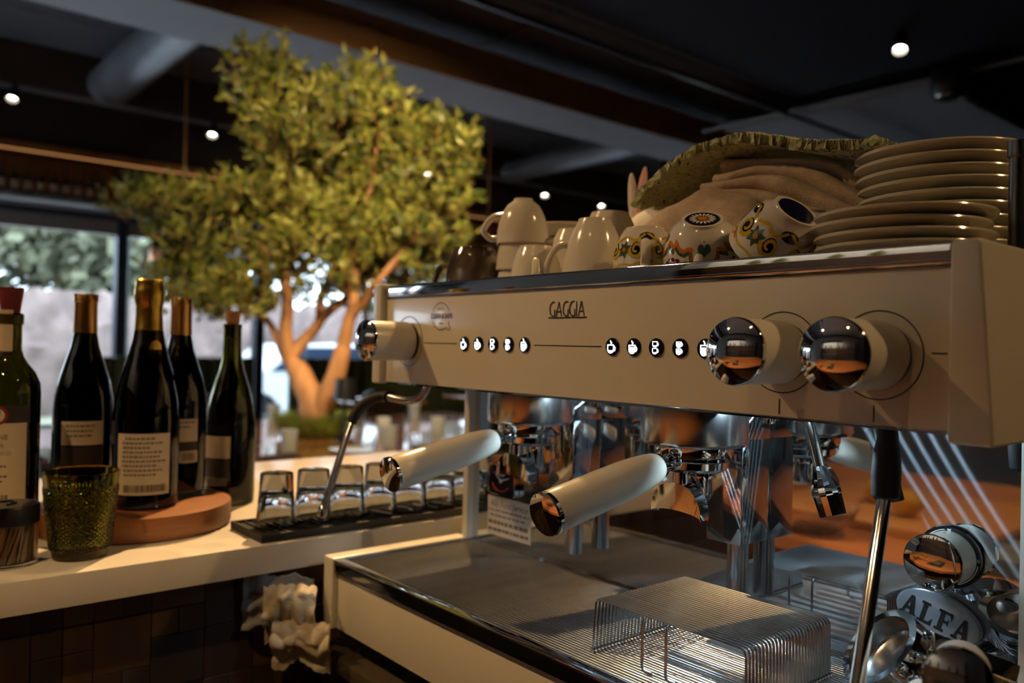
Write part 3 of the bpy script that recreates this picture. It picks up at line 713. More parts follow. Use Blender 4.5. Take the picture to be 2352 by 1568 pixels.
for lb, y, x, h_, w_, mt2, sd in [('grey bare tree outside the left window', -1.2, -23, 7.5, 5.4, gv, 1), ('green evergreen outside between the left bottles', 4.4, -22, 5.0, 4.4, ev, 2), ('tall grey tree outside behind the gold-foiled bottle', 9.6, -25, 9, 5.2, gv, 3), ('dark evergreen outside behind the tree trunk', 15.5, -24, 7, 5.2, ev, 4), ('grey tree outside at the far right window', 22, -26, 9, 6, gv, 5), ('bare tree outside in the second row of trees', 5.5, -33, 11, 8, gv, 8), ('tall evergreen outside in the second row of trees', 15, -35, 11, 8, ev, 9)]:
    out_tree(lb, (x, y, -.12), h_, w_, mt2, sd)
carw = pm('white_car_paint', (.75, .78, .82), .25, .1, .02, 3, coat=.5); carg = pm('car_glass', (.03, .05, .09), .08)
def car(label, loc, mat):
    t = thing('car', label, 'car', loc, (0, 0, 0), group='cars parked outside')
    side = [(-2.1, .35), (-2.1, .85), (-1.3, .98), (-.7, 1.45), (1.0, 1.48), (1.75, 1.0), (2.1, .9), (2.12, .35)]
    m = bevprism(side, -.85, .85, .08, 2)
    for v in m.v: v.x, v.y = v.y, v.x
    m.build('body', mat, t)
    for s in (-1, 1):
        q = MB().prism([(-1.1, 1.02), (-.62, 1.40), (.95, 1.42), (1.50, 1.02)], -.01, .01)
        for v in q.v: v.x, v.y = v.y + s * .855, v.x
        q.build('side_window', carg, t)
        for yy_ in (-1.3, 1.35): MB().lathe([(0, -.1), (.33, -.1), (.34, 0), (.33, .1), (.2, .11), (0, .1)], 24, T(s * .78, yy_, .34) @ RY(PI / 2)).build('wheel', black, t)
car('white car parked outside behind the tree trunk', (-13.4, 6.6, -.149), carw)
car('blue-grey car parked outside right of the white one', (-13.4, 11.6, -.149), pm('blue_car_paint', (.16, .24, .36), .25, .3, .02, 3, coat=.5))
# ================================================================== ESPRESSO MACHINE
BASE = Vector((-0.615, 0.80, 0.945))
mach = thing('espresso_machine', 'cream two-group espresso machine with chrome trim on the steel worktop', 'coffee machine', BASE)
def mp(mb, name, mats, parent=mach, smooth=35):       # world coordinates -> child of the machine (or of one of its parts)
    org = ORG.get(parent.name, BASE)
    return mb.build(name, mats, parent, org, smooth)
ORG = {mach.name: BASE}
def part_at(mb, name, mats, org, parent=mach, smooth=35):   # part with its own origin
    po = ORG.get(parent.name, BASE)
    o = mb.build(name, mats, parent, org, smooth)
    o.location = Vector(org) - po
    ORG[o.name] = Vector(org)
    return o
XL, XR = -0.9905, -0.239
mp(MB().bev(XL, XR, 0.600, 0.608, 1.3065, 1.4222, 0.0018), 'front_panel', cream)
mp(MB().bev(XL, XR, 0.5975, 0.613, 1.4232, 1.4395, 0.0022, 3).box(XL, XR, 0.5990, 0.606, 1.4212, 1.4228), 'chrome_trim', chrome)
mp(MB().box(XL, XR, 0.6085, 1.085, 1.3210, 1.4210), 'upper_housing', steel_dark)
mp(MB().box(XL, XR, 0.613, 1.085, 1.4212, 1.4245), 'cup_deck', steel)
mp(MB().box(XL, XR, 0.5995, 0.604, 1.3045, 1.3062), 'bottom_trim', chrome)
mp(bevprism([(-1.0130, 1.3035), (-0.9912, 1.3035), (-0.9908, 1.4428), (-1.0112, 1.4428)], 0.592, 1.09, 0.004, 3), 'side_cap', cream2)
mp(bevprism([(-0.2388, 1.2990), (-0.2085, 1.2990), (-0.2192, 1.4400), (-0.2385, 1.4400)], 0.592, 1.09, 0.004, 3), 'side_cap', cream2)
mp(MB().box(-0.998, -0.228, 0.763, 1.085, 0.985, 1.3055), 'lower_body', cream2)
mp(MB().bev(-0.9975, -0.9855, 0.746, 1.085, 1.066, 1.3040, 0.0012), 'side_post', cream2)
mp(MB().bev(-0.2425, -0.229, 0.746, 1.085, 1.066, 1.3040, 0.0012), 'side_post', cream2)
mp(MB().box(-0.9855, -0.2425, 0.757, 0.762, 1.066, 1.3055), 'mirror_backsplash', mirror)
for x in (-0.96, -0.28):
    for y in (0.60, 1.03): mp(MB().lathe([(0, .946), (.021, .946), (.019, .962), (.012, .968), (.012, .99), (0, .99)], 20, T(x, y, 0)), 'foot', black_rubber)
# --- drip tray
tray = part_at(MB().box(-0.985, -0.243, 0.535, 0.757, 1.030, 1.034), 'drip_tray', steel_dark, (-0.615, 0.64, 1.03))
mp(MB().bev(-1.0118, -0.9855, 0.524, 0.750, 0.977, 1.0715, 0.003, 3), 'tray_side', cream2, tray)
mp(MB().bev(-0.2425, -0.216, 0.524, 0.750, 0.977, 1.0715, 0.003, 3), 'tray_side', cream2, tray)
mp(MB().bev(-0.9850, -0.243, 0.531, 0.541, 0.978, 1.0535, 0.0012), 'tray_front', cream, tray)
mp(MB().bev(-0.9850, -0.243, 0.5255, 0.532, 1.0530, 1.0685, 0.0008), 'tray_band', black_gloss, tray)  # black gloss stands in for the chrome rim's dark reflection
rim = MB().bev(-0.9850, -0.243, 0.5260, 0.5400, 1.0675, 1.0700, 0.0008)
rim.bev(-0.9850, -0.9790, 0.5400, 0.756, 1.0640, 1.0700, 0.001).bev(-0.2490, -0.243, 0.5400, 0.756, 1.0640, 1.0700, 0.001)
rim.bev(-0.9790, -0.249, 0.7510, 0.7565, 1.0640, 1.0690, 0.001)
mp(rim, 'tray_rim', chrome, tray)
mp(MB().box(-0.9850, -0.243, 0.5405, 0.5412, 1.034, 1.067), 'tray_wall', steel, tray)
bar_me = MB().tube([(-0.3635, 0, 0), (0.3635, 0, 0)], 0.00175, 8).mesh('grate_bar', steel_wire, smooth=50)
k = 0
y = 0.5445
while y < 0.7500:
    o = inst('grate_bar', bar_me, tray, Vector((-0.614, y, 1.0665)) - ORG[tray.name]); y += 0.00475
for x in (-0.90, -0.72, -0.52, -0.33):
    mp(MB().tube([(x, 0.541, 1.0632), (x, 0.751, 1.0632)], 0.0016, 6), 'grate_crossbar', steel_wire, tray)
# --- control buttons with lit icons
def cup_icon(mb, cx, cz, w, h, fill, y):
    t = w * 0.10
    body = [(cx - w / 2, cz + h / 2), (cx - w / 2, cz - h * 0.05)] + arc(cx, cz - h * 0.05, w / 2, h * 0.45, 180, 360, 12) + [(cx + w / 2, cz + h / 2)]
    mb.stroke(body, t * 1.5, y, closed=True)
    lvl = cz + h * (0.30 if fill else -0.16)
    def half(zz):
        d = zz - (cz - h * 0.05)
        return w / 2 if d >= 0 else w / 2 * math.sqrt(max(0, 1 - (d / (h * 0.45)) ** 2))
    pts = [(cx - half(lvl), lvl)]
    if fill: pts.append((cx - w / 2, cz - h * 0.05))
    a0 = 180 if fill else 180 + math.degrees(math.asin(min(1, (cz - h * .05 - lvl) / (h * .45))))
    pts += arc(cx, cz - h * 0.05, w / 2, h * 0.45, a0, 540 - a0, 12) + ([(cx + w / 2, cz - h * .05)] if fill else []) + [(cx + half(lvl), lvl)]
    mb.poly(pts[::-1], y)
    mb.stroke(arc(cx + w / 2 + w * 0.03, cz + h * 0.05, w * 0.24, h * 0.30, 80, -80, 10), t * 1.6, y)
def make_button(x, z, kind):
    b = part_at(MB().lathe([(0, -0.0022), (0.0078, -0.0022), (0.0089, -0.0012), (0.0089, 0.001)], 32, T(x, 0.600, z) @ RX(-PI / 2) @ T(0, 0, 0)), 'button', black_gloss, (x, 0.600, z))
    m = MB(); yy = 0.5974
    # the disc's front lies toward -Y: mirror the icon plane there
    if kind in (0, 1):
        cup_icon(m, x - 0.0006, z - 0.0022, 0.0078, 0.0078, kind == 1, yy)
        m.stroke([(x - 0.0004 + 0.0008 * math.sin(i * 1.1), z + 0.0026 + 0.0008 * i) for i in range(6)], [0.0009, 0.0016, 0.0018, 0.0015, 0.001, 0.0004], yy)
    elif kind in (2, 3):
        cup_icon(m, x - 0.0003, z + 0.0030, 0.0054, 0.0052, kind == 3, yy); cup_icon(m, x - 0.0003, z - 0.0034, 0.0054, 0.0052, kind == 3, yy)
    else:
        cup_icon(m, x - 0.0004, z - 0.0018, 0.0070, 0.0092, True, yy)
        m.stroke([(x + 0.0006 * math.sin(i * 1.1), z + 0.0036 + 0.0007 * i) for i in range(6)], 0.0013, yy)
    mp(m, 'button_icon', icon_light, b)
for g, x0 in enumerate((-0.8045, -0.5590)):
    for i in range(5): make_button(x0 + i * 0.0281, 1.3612, i)
for (a, c) in ((-0.8935, -0.8210), (-0.6765, -0.5745), (-0.2527, -0.2421)):
    mp(MB().box(a, c, 0.5996, 0.6005, 1.3607, 1.3617), 'panel_line', ink)
for x in (-0.3725, -0.2936):
    mp(MB().box(x - 0.0005, x + 0.0005, 0.5996, 0.6005, 1.3090, 1.3213), 'panel_tick', ink)
# --- logos
lg = MB(); yy = 0.5994
def deco_letters(mb, x0, z0, h, w, gap, t):
    x = x0
    for ch in 'GAGGIA':
        if ch == 'G':
            mb.stroke([(x + w * .95, z0 + h)] + arc(x + w * .75, z0 + h * .5, w * .75, h * .5, 100, 262, 14) + [(x + w, z0 + h * .05), (x + w, z0 + h * .48)], t * 1.15, yy)
            x += w + gap
        elif ch == 'A':
            mb.stroke([(x, z0), (x + w * .55, z0 + h)], t, yy); mb.stroke([(x + w * .55, z0 + h), (x + w * 1.1, z0)], t, yy)
            mb.stroke([(x + w * .2, z0 + h * .32), (x + w * .9, z0 + h * .32)], t, yy)
            x += w * 1.1 + gap
        else:
            mb.stroke([(x + t / 2, z0), (x + t / 2, z0 + h)], t, yy); x += t + gap
    return x
xe = deco_letters(lg, -0.6520, 1.3925, 0.0155, 0.0078, 0.0021, 0.00125)
lg.poly([(-0.6540, 1.3905), (-0.5955, 1.3905), (-0.5955, 1.3918), (-0.6540, 1.3918)], yy)
mp(lg, 'brand_lettering', ink)
q = MB()
q.stroke(arc(-0.8565, 1.3955, 0.0195, 0.0172, 20, 160, 20), 0.0009, yy)
q.stroke(arc(-0.8565, 1.3955, 0.0195, 0.0172, 200, 302, 18) + [(-0.8440, 1.3815), (-0.8400, 1.3775), (-0.8360, 1.3800), (-0.8385, 1.3850)] + arc(-0.8565, 1.3955, 0.0195, 0.0172, 326, 340, 4), 0.0009, yy)
tm = text_mb('CLEAN & SAFE', 0.0092, xs=0.80, bold=0.0002)
q.add([(v.x - 0.8555, yy, v.z + 1.3955) for v in tm.v], tm.f)
tm = text_mb('GAGGIA', 0.0045, xs=0.8); q.add([(v.x - 0.8565, yy, v.z + 1.4050) for v in tm.v], tm.f)
q.box(-0.8610, -0.8520, 0.5995, 0.6001, 1.3858, 1.3870)
mp(q, 'badge_lettering', ink_grey)
# --- knobs with mirror domes
def make_knob(x, z, ring, base=True):
    Mx = T(x, 0.600, z) @ RX(PI / 2)           # local z -> -Y
    kn = part_at(MB().lathe([(0.0252, 0.004), (0.0258, 0.006), (0.0258, 0.060), (0.0254, 0.0625)], 48, Mx), 'knob', cream2, (x, 0.600, z))
    mp(MB().lathe([(0, 0.0062), (0.0245, 0.0062), (0.0245, -0.0002), (0, -0.0002)], 40, Mx), 'knob_base', black, kn)
    mp(MB().lathe([(0.0254, 0.0622), (0.0264, 0.0634), (0.0264, 0.0660), (0.0256, 0.0672)], 48, Mx), 'knob_rim', chrome, kn)
    Rd = 0.042; r0 = 0.0256; zc = 0.0672 - math.sqrt(Rd * Rd - r0 * r0)
    a0 = math.asin(r0 / Rd)
    mp(MB().lathe([(Rd * math.sin(a0 * (1 - i / 14)), zc + Rd * math.cos(a0 * (1 - i / 14))) for i in range(15)], 48, Mx), 'knob_dome', chrome, kn)
    mp(MB().stroke(arc(x, z, ring, ring, 0, 360, 64)[:-1], 0.0009, 0.5996, closed=True), 'knob_ring', ink, kn)
make_knob(-0.9305, 1.3630, 0.0330)
make_knob(-0.3710, 1.3595, 0.0330)
make_knob(-0.2910, 1.3590, 0.0330)
# --- groups and the polished housings behind them
GX = (-0.744, -0.500)
for gx in GX:
    g = part_at(MB().lathe([(0, 1.268), (0.0495, 1.268), (0.0512, 1.2700), (0.0520, 1.2720), (0.0520, 1.306)], 56, T(gx, 0.655, 0)), 'group_head', steel, (gx, 0.655, 1.268))
    mp(MB().lathe([(0, 1.2550), (0.036, 1.2550), (0.0385, 1.2590), (0.0385, 1.2685)], 40, T(gx, 0.655, 0)), 'group_collar', chrome, g)
for bx in (-0.745, -0.502):
    h = part_at(MB().bev(bx - 0.0210, bx + 0.0210, 0.7095, 0.7570, 1.163, 1.3055, 0.0012), 'group_housing', mirror_box, (bx, 0.733, 1.163))
    mp(MB().bev(bx - 0.0225, bx + 0.0225, 0.7080, 0.7570, 1.2690, 1.3055, 0.001), 'housing_sleeve', mirror_box, h)
    mp(MB().lathe([(0.0095, 1.1000), (0.0112, 1.1000), (0.0112, 1.163)], 28, T(bx + 0.002, 0.733, 0)).lathe([(0.0098, 1.163), (0.0098, 1.1)], 20, T(bx + 0.002, 0.733, 0)), 'drain_tube', steel, h)
    mp(MB().lathe([(0, 1.286), (0.006, 1.287), (0.0075, 1.292), (0.0075, 1.3055)], 20, T(bx + 0.034, 0.735, 0)), 'screw_cap', chrome, h)
# --- LED modules under the housing
LED_W = 0.22
for x0 in (-0.655, -0.455):
    led = part_at(MB().bev(x0 - 0.008, x0 + 0.0955, 0.632, 0.648, 1.3180, 1.3210, 0.0008).box(x0 - 0.030, x0 + 0.1175, 0.6285, 0.6310, 1.3022, 1.3210).box(x0 - 0.030, x0 - 0.0275, 0.631, 0.66, 1.3022, 1.3210).box(x0 + 0.115, x0 + 0.1175, 0.631, 0.66, 1.3022, 1.3210), 'led_module', black, (x0, 0.64, 1.306))  # front and end lips are added to shield the handles from LED light
    for i in range(6):
        xx = x0 + i * 0.0175
        mp(MB().lathe([(0, 1.3160), (0.0016, 1.3162), (0.0024, 1.3172), (0.0026, 1.3182)], 12, T(xx, 0.64, 0)), 'led_lens', led_mat, led)
        ld = bpy.data.lights.new('led_emitter', 'POINT'); ld.energy = LED_W; ld.color = (0.55, 0.80, 1.0); ld.shadow_soft_size = 0.0022
        lo = bpy.data.objects.new('led_emitter', ld); COL.objects.link(lo); lo.location = (xx, 0.64, 1.3125)
# --- left steam wand
w = part_at(MB().tube(smoothpath([(-0.9010, 0.612, 1.3100), (-0.9035, 0.612, 1.3000), (-0.9130, 0.608, 1.2880), (-0.9300, 0.602, 1.2832), (-0.9500, 0.597, 1.2845), (-0.9760, 0.590, 1.2868)]), 0.0050, 14), 'steam_wand', chrome_worn, (-0.90, 0.612, 1.31))
mp(MB().tube(smoothpath([(-0.9680, 0.592, 1.2862), (-0.9770, 0.590, 1.2867), (-0.9900, 0.583, 1.2830), (-1.0010, 0.574, 1.2740), (-1.0080, 0.566, 1.2610), (-1.0105, 0.560, 1.2490)]), 0.0076, 16), 'grip_sleeve', black_rubber, w)
mp(MB().tube([(-1.0100, 0.561, 1.2510), (-0.9930, 0.528, 1.1850), (-0.9800, 0.504, 1.1370)], 0.0048, 14), 'wand_tube', chrome_worn, w)
mp(MB().lathe([(0, 0), (0.0040, 0.001), (0.0062, 0.004), (0.0064, 0.012), (0.0050, 0.016)], 20, along((-0.9782, 0.5006, 1.1300), (-0.9800, 0.504, 1.1370))), 'wand_tip', chrome_worn, w)
# --- right steam wand
w = part_at(MB().tube([(-0.2925, 0.621, 1.310), (-0.2925, 0.620, 1.285)], 0.0062, 14), 'steam_wand', black, (-0.2925, 0.62, 1.31))
mp(MB().lathe([(0.0065, 0), (0.0100, 0.003), (0.0106, 0.020), (0.0095, 0.038), (0.0078, 0.045), (0.0072, 0.055)], 24, along((-0.2915, 0.6165, 1.2490), (-0.2925, 0.620, 1.290))), 'grip_sleeve', black_rubber, w)
mp(MB().tube([(-0.2917, 0.617, 1.2560), (-0.2720, 0.540, 1.1370), (-0.2660, 0.515, 1.0980)], 0.0052, 16), 'wand_tube', chrome_worn, w)
# --- hot water spout
w = part_at(MB().tube([(-0.4060, 0.700, 1.3080), (-0.4036, 0.700, 1.2957), (-0.3905, 0.700, 1.2490)], 0.0052, 14), 'water_spout', chrome_worn, (-0.405, 0.70, 1.308))
mp(MB().lathe([(0.0050, -0.002), (0.0060, 0), (0.0085, 0.008), (0.0125, 0.017), (0.0132, 0.024), (0.0128, 0.0250), (0.0126, 0.0256), (0.0118, 0.043), (0.0105, 0.0435), (0.0100, 0.036)], 14, along((-0.3920, 0.700, 1.2540), (-0.3762, 0.700, 1.2085))), 'spout_nozzle', chrome, w, smooth=20)
# --- selector knob and sticker on the mirror panel
Mx = T(-0.2990, 0.757, 1.1850) @ RX(PI / 2)
sk = part_at(MB().lathe([(0, 0.0), (0.0272, 0.0), (0.0272, 0.003), (0.0258, 0.005), (0, 0.005)], 48, Mx), 'selector_knob', black_gloss, (-0.299, 0.757, 1.185))
mp(MB().lathe([(0.0222, 0.005), (0.0226, 0.006), (0.0226, 0.036), (0.0220, 0.0365)], 44, Mx), 'knob_body', cream2, sk)
mp(MB().lathe([(0.0222, 0.0362), (0.0240, 0.0372), (0.0240, 0.0392), (0.0232, 0.0402)], 44, Mx), 'knob_rim', chrome, sk)
mp(MB().lathe([(0.0232, 0.0400), (0.0190, 0.0412), (0.011, 0.0422), (0, 0.0426)], 44, Mx), 'knob_mirror', chrome, sk)
m = MB(); m.stroke(arc(-0.2990, 1.1850, 0.0235, 0.0235, 100, 165, 16), 0.0007, 0.7518); m.stroke(arc(-0.2990, 1.1850, 0.0235, 0.0235, -8, -70, 16), 0.0007, 0.7518)
m.stroke(arc(-0.2752, 1.1860, 0.0009, 0.0013, 0, 360, 12)[:-1], 0.0005, 0.7518, closed=True)
m.poly([(-0.3010, 1.2092), (-0.2975, 1.2092), (-0.2980, 1.2072), (-0.3005, 1.2072)][::-1], 0.7518)
mp(m, 'knob_print', white_ink, sk)
st = part_at(MB().bev(-0.9490, -0.8520, 0.7562, 0.7571, 1.0830, 1.1393, 0.0003, 1), 'service_sticker', pm('sticker_film', (0.55, 0.53, 0.50), 0.4, 0, 0.03, 20), (-0.90, 0.757, 1.083))
m = MB()
tm = text_mb('Alfa Food Service', 0.0135, shear=0.35, xs=0.86, bold=0.00015); m.add([(v.x - 0.901, 0.7560, v.z + 1.1290) for v in tm.v], tm.f)
rr = random.Random(3)
for zz, hh, a, b2 in ((1.1195, .0026, -.946, -.856), (1.1120, .0026, -.942, -.864), (1.1020, .0052, -.946, -.858), (1.0915, .0045, -.946, -.856)):
    x = a
    while x < b2:
        wd = rr.uniform(.003, .010)
        m.box(x, min(x + wd, b2), 0.7559, 0.7562, zz - hh / 2, zz + hh / 2); x += wd + rr.uniform(.0012, .003)
mp(m, 'sticker_print', ink_grey, st)
mp(MB().lathe([(0, 0), (0.0035, 0), (0.003, 0.003), (0, 0.004)], 14, T(-0.966, 0.757, 1.1230) @ RX(PI / 2)), 'panel_screw', black)

# ================================================================== PORTAFILTERS
def make_portafilter(label, loc, rot=(0, 0, 0), tilt=11.5):
    t = thing('portafilter', label, 'portafilter', loc, rot)
    # local frame: bowl axis along Z, rim at z=0 (top), handle toward -Y
    MB().lathe([(0.030, 0.0105), (0.0365, 0.0105), (0.0370, 0.006), (0.0370, -0.002), (0.0345, -0.0035), (0.0335, -0.010), (0.029, -0.0135), (0.013, -0.0165), (0, -0.0165)], 44).build('filter_bowl', chrome, t)
    MB().lathe([(0.0295, 0.0104), (0.0290, -0.006), (0.024, -0.009), (0, -0.009)], 36).build('filter_basket', steel, t)
    MB().lathe([(0.0135, -0.016), (0.0140, -0.019), (0.0132, -0.022), (0.0132, -0.036), (0.0105, -0.042), (0, -0.0425)], 28, T(0.004, 0.006, 0)).build('outlet_boss', chrome, t)
    ca, sa = math.cos(math.radians(tilt)), math.sin(math.radians(tilt))
    d = Vector((0, -ca, -sa)); p0 = Vector((0, -0.030, -0.0015))
    MB().lathe([(0.0105, 0), (0.0080, 0.006), (0.0074, 0.014), (0.0088, 0.018), (0.0112, 0.020), (0.0112, 0.0245), (0.0125, 0.0255)], 24, along(p0, p0 + d)).build('neck', chrome, t)
    A = p0 + d * 0.0250
    prof = [(0.0120, 0.0), (0.0140, 0.004), (0.0156, 0.014), (0.0172, 0.030), (0.0181, 0.050), (0.0184, 0.080), (0.0184, 0.120), (0.0185, 0.1385), (0.0180, 0.1395)]
    MB().lathe(prof, 36, along(A, A + d)).build('handle', cream2, t)
    MB().lathe([(0.0178, 0.1393), (0.0192, 0.1400), (0.0192, 0.1435), (0.0182, 0.1448), (0.0120, 0.1462), (0, 0.1470)], 36, along(A, A + d)).build('handle_cap', chrome, t)
    # open twin spout: an arched channel running along X
    sp = MB(); prof = []
    path = [(-0.030, -0.0560), (-0.0295, -0.048), (-0.0265, -0.0385), (-0.0200, -0.0300), (-0.0110, -0.0250), (0, -0.0235), (0.0110, -0.0250), (0.0200, -0.0300), (0.0265, -0.0385), (0.0295, -0.048), (0.030, -0.0560)]
    n = len(path); yc = -0.020
    rows = []
    for i, (x, z) in enumerate(path):
        a = path[max(i - 1, 0)]; b = path[min(i + 1, n - 1)]
        tx, tz = b[0] - a[0], b[1] - a[1]; l = math.hypot(tx, tz); nx, nz = -tz / l, tx / l     # outward (upward) normal
        e = abs(i - (n - 1) / 2) / ((n - 1) / 2); hw = 0.0095 - 0.0035 * e; th = 0.0014
        zb_ = min(z - 0.001, -0.0495 - 0.0075 * e ** 1.5)          # lower edge of the side walls
        rows.append([Vector((x, yc + hw, z)), Vector((x, yc + hw, zb_)), Vector((x, yc + hw - th, zb_)), Vector((x - nx * th, yc + hw - th, z - nz * th)), Vector((x - nx * th, yc - hw + th, z - nz * th)), Vector((x, yc - hw + th, zb_)), Vector((x, yc - hw, zb_)), Vector((x, yc - hw, z))])
    vs = [v for r_ in rows for v in r_]; fs = []
    for i in range(n - 1):
        for k in range(8):
            k2 = (k + 1) % 8
            fs.append((i * 8 + k, i * 8 + k2, (i + 1) * 8 + k2, (i + 1) * 8 + k))
    sp.add(vs, fs)
    sp.lathe([(0.0085, -0.012), (0.0085, -0.026)], 20, T(0, yc, 0))
    sp.build('twin_spout', chrome, t, smooth=40)
    return t
make_portafilter('locked-in portafilter on the far group, cap reflecting gold', (-0.744, 0.655, 1.2560))
make_portafilter('locked-in portafilter on the near group, cap reflecting orange', (-0.500, 0.655, 1.2560))
def aim(t, up, hd):
    z = Vector(up).normalized(); h = Vector(hd); h = (h - z * h.dot(z)).normalized(); y = -h; x = y.cross(z)
    t.rotation_euler = Matrix((x, y, z)).transposed().to_euler()
aim(make_portafilter('chrome spare portafilter tipped on its side below the oval badge', (-0.3075, 0.660, 1.1180), (0, 0, 0), 4), (-0.45, -0.55, 0.62), (0.62, -0.74, -0.02))
aim(make_portafilter('dark reflecting spare portafilter at the right end of the drip tray', (-0.2620, 0.690, 1.1220), (0, 0, 0), 4), (0.10, 0.35, 0.90), (0.30, -0.92, 0.10))
# ================================================================== WIRE RACK
rk = thing('wire_rack', 'low steel wire cup rack standing on the drip tray', 'rack', (-0.4635, 0.636, 1.0682))
def rp(x, y, z): return Vector((x, y, z)) - Vector((-0.4635, 0.636, 1.0682))
x0, x1, zt, zb = -0.547, -0.380, 1.1200, 1.0700
def ubend(xa, xb): 
    r = 0.006; pts = [(xa - 0.003, zb)]
    pts += [(xa, zt - r)] + arc(xa + r, zt - r, r, r, 180, 90, 4) + arc(xb - r, zt - r, r, r, 90, 0, 4) + [(xb + 0.001, zb)]
    return pts
wire_me = MB().tube([rp(px, 0.636, pz) for px, pz in ubend(x0, x1)], 0.00115, 6).mesh('wire', steel_wire, smooth=50)
for i in range(27):
    inst('wire', wire_me, rk, (0, -0.0645 + i * 0.129 / 26, 0))
for xx in (x0 - 0.003, x1 + 0.001):
    MB().tube([rp(xx, 0.5685, zb + 0.0005), rp(xx, 0.7035, zb + 0.0005)], 0.0016, 8).build('foot_bar', steel_wire, rk)
for yy_ in (0.600, 0.672):
    MB().tube([rp(x0 + 0.004, yy_, zt - 0.0022), rp(x1 - 0.004, yy_, zt - 0.0022)][:2], 0.0012, 6).build('cross_wire', steel_wire, rk)
for xx in (-0.4885, -0.4615):
    for s, yb in ((-1, 0.5715), (1, 0.7005)):
        pts = [rp(xx + 0.000, yb - s * 0.030, zt - 0.0030), rp(xx, yb - s * 0.004, zt - 0.0030), rp(xx, yb - s * 0.001, zt - 0.005), rp(xx, yb, zt - 0.009), rp(xx, yb, zb + 0.004), rp(xx + 0.001, yb, zb + 0.001), rp(xx + 0.004, yb, zb), rp(xx + 0.011, yb, zb)]
        MB().tube(pts, 0.0013, 8).build('leg', steel_wire, rk)

# ================================================================== SHOT CLOCK, OVAL BADGE
ck = thing('shot_clock', 'small square black clock with chrome frame above the sticker', 'clock', (-0.909, 0.7565, 1.1435))
def rrect(cx, cz, w, h, r, n=5):
    pts = []
    for (sx, sz, a) in ((1, 1, 0), (-1, 1, 90), (-1, -1, 180), (1, -1, 270)):
        pts += arc(cx + sx * (w / 2 - r), cz + sz * (h / 2 - r), r, r, a, a + 90, n)
    return pts
o_ = (-0.909, 0.7565, 1.1435)
MB().prism(rrect(-0.909, 1.1665, 0.0600, 0.0450, 0.007), 0.7480, 0.7562).build('case', chrome, ck, o_)
MB().prism(rrect(-0.909, 1.1665, 0.0550, 0.0400, 0.005), 0.7474, 0.7482).build('dial', black_gloss, ck, o_)
m = MB(); m.stroke([(-0.909, 1.1655), (-0.925, 1.1775)], [0.0022, 0.0008], 0.7471); m.stroke([(-0.909, 1.1655), (-0.890, 1.1715)], [0.0022, 0.0008], 0.7471)
m.poly(arc(-0.909, 1.1655, 0.003, 0.003, 0, 360, 16)[:-1], 0.7470); m.build('hands', white_ink, ck, o_)
MB().stroke(arc(-0.909, 1.1665, 0.0200, 0.0160, 200, 330, 16), 0.0018, 0.7471).build('red_scale', pm('red_scale_ink', (0.5, 0.03, 0.02), 0.5), ck, o_)

bd = thing('oval_badge', 'grey oval badge reading ALFA against the mirror panel', 'badge', (-0.3105, 0.7450, 1.1125), (math.radians(-9), math.radians(14), 0))
MB().lathe([(0, 0.010), (0.9, 0.0095), (0.97, 0.0085), (1.0, 0.006), (1.0, 0.002), (0.97, 0.0), (0, 0.0)], 56, T(0, 0.004, 0.0205) @ RX(PI / 2) @ Matrix.Diagonal((0.0360, 0.0205, 1, 1))).build('badge_plate', pm('grey_enamel', (0.34, 0.37, 0.42), 0.22, 0.2, 0.04, 10, coat=0.3), bd)
def slab_letters(mb, word, x, z, h, w, gap, y):
    st_, th = w * .30, h * .13                          # heavy stem, thin serif
    for ch in word:
        def bx(a, b, c, d): mb.poly([(a, c), (b, c), (b, d), (a, d)], y)
        if ch == 'A':
            mb.poly([(x + w * .02, z), (x + w * .18, z), (x + w * .58, z + h), (x + w * .42, z + h)], y)
            mb.poly([(x + w * .40, z + h), (x + w * .66, z + h), (x + w * 1.0, z), (x + w * .66, z)], y)
            bx(x + w * .22, x + w * .75, z + h * .28, z + h * .42); bx(x - w * .06, x + w * .32, z, z + th); bx(x + w * .58, x + w * 1.08, z, z + th)
        elif ch == 'L':
            bx(x + w * .15, x + w * .15 + st_, z, z + h); bx(x, x + w * .6, z + h - th, z + h); bx(x, x + w * .95, z, z + th); mb.poly([(x + w * .95, z), (x + w * .95, z + h * .38), (x + w * .75, z + th)], y)
        else:
            bx(x + w * .15, x + w * .15 + st_, z, z + h); bx(x, x + w * .6, z, z + th); bx(x, x + w * .95, z + h - th, z + h)
            mb.poly([(x + w * .95, z + h), (x + w * .75, z + h - th), (x + w * .95, z + h * .62)][::-1], y); bx(x + w * .4, x + w * .75, z + h * .44, z + h * .56)
            bx(x + w * .70, x + w * .78, z + h * .36, z + h * .64)
        x += w + gap
m = MB(); slab_letters(m, 'ALFA', -0.0288, 0.0112, 0.0180, 0.0126, 0.0024, -0.0062); m.build('badge_lettering', ink, bd)
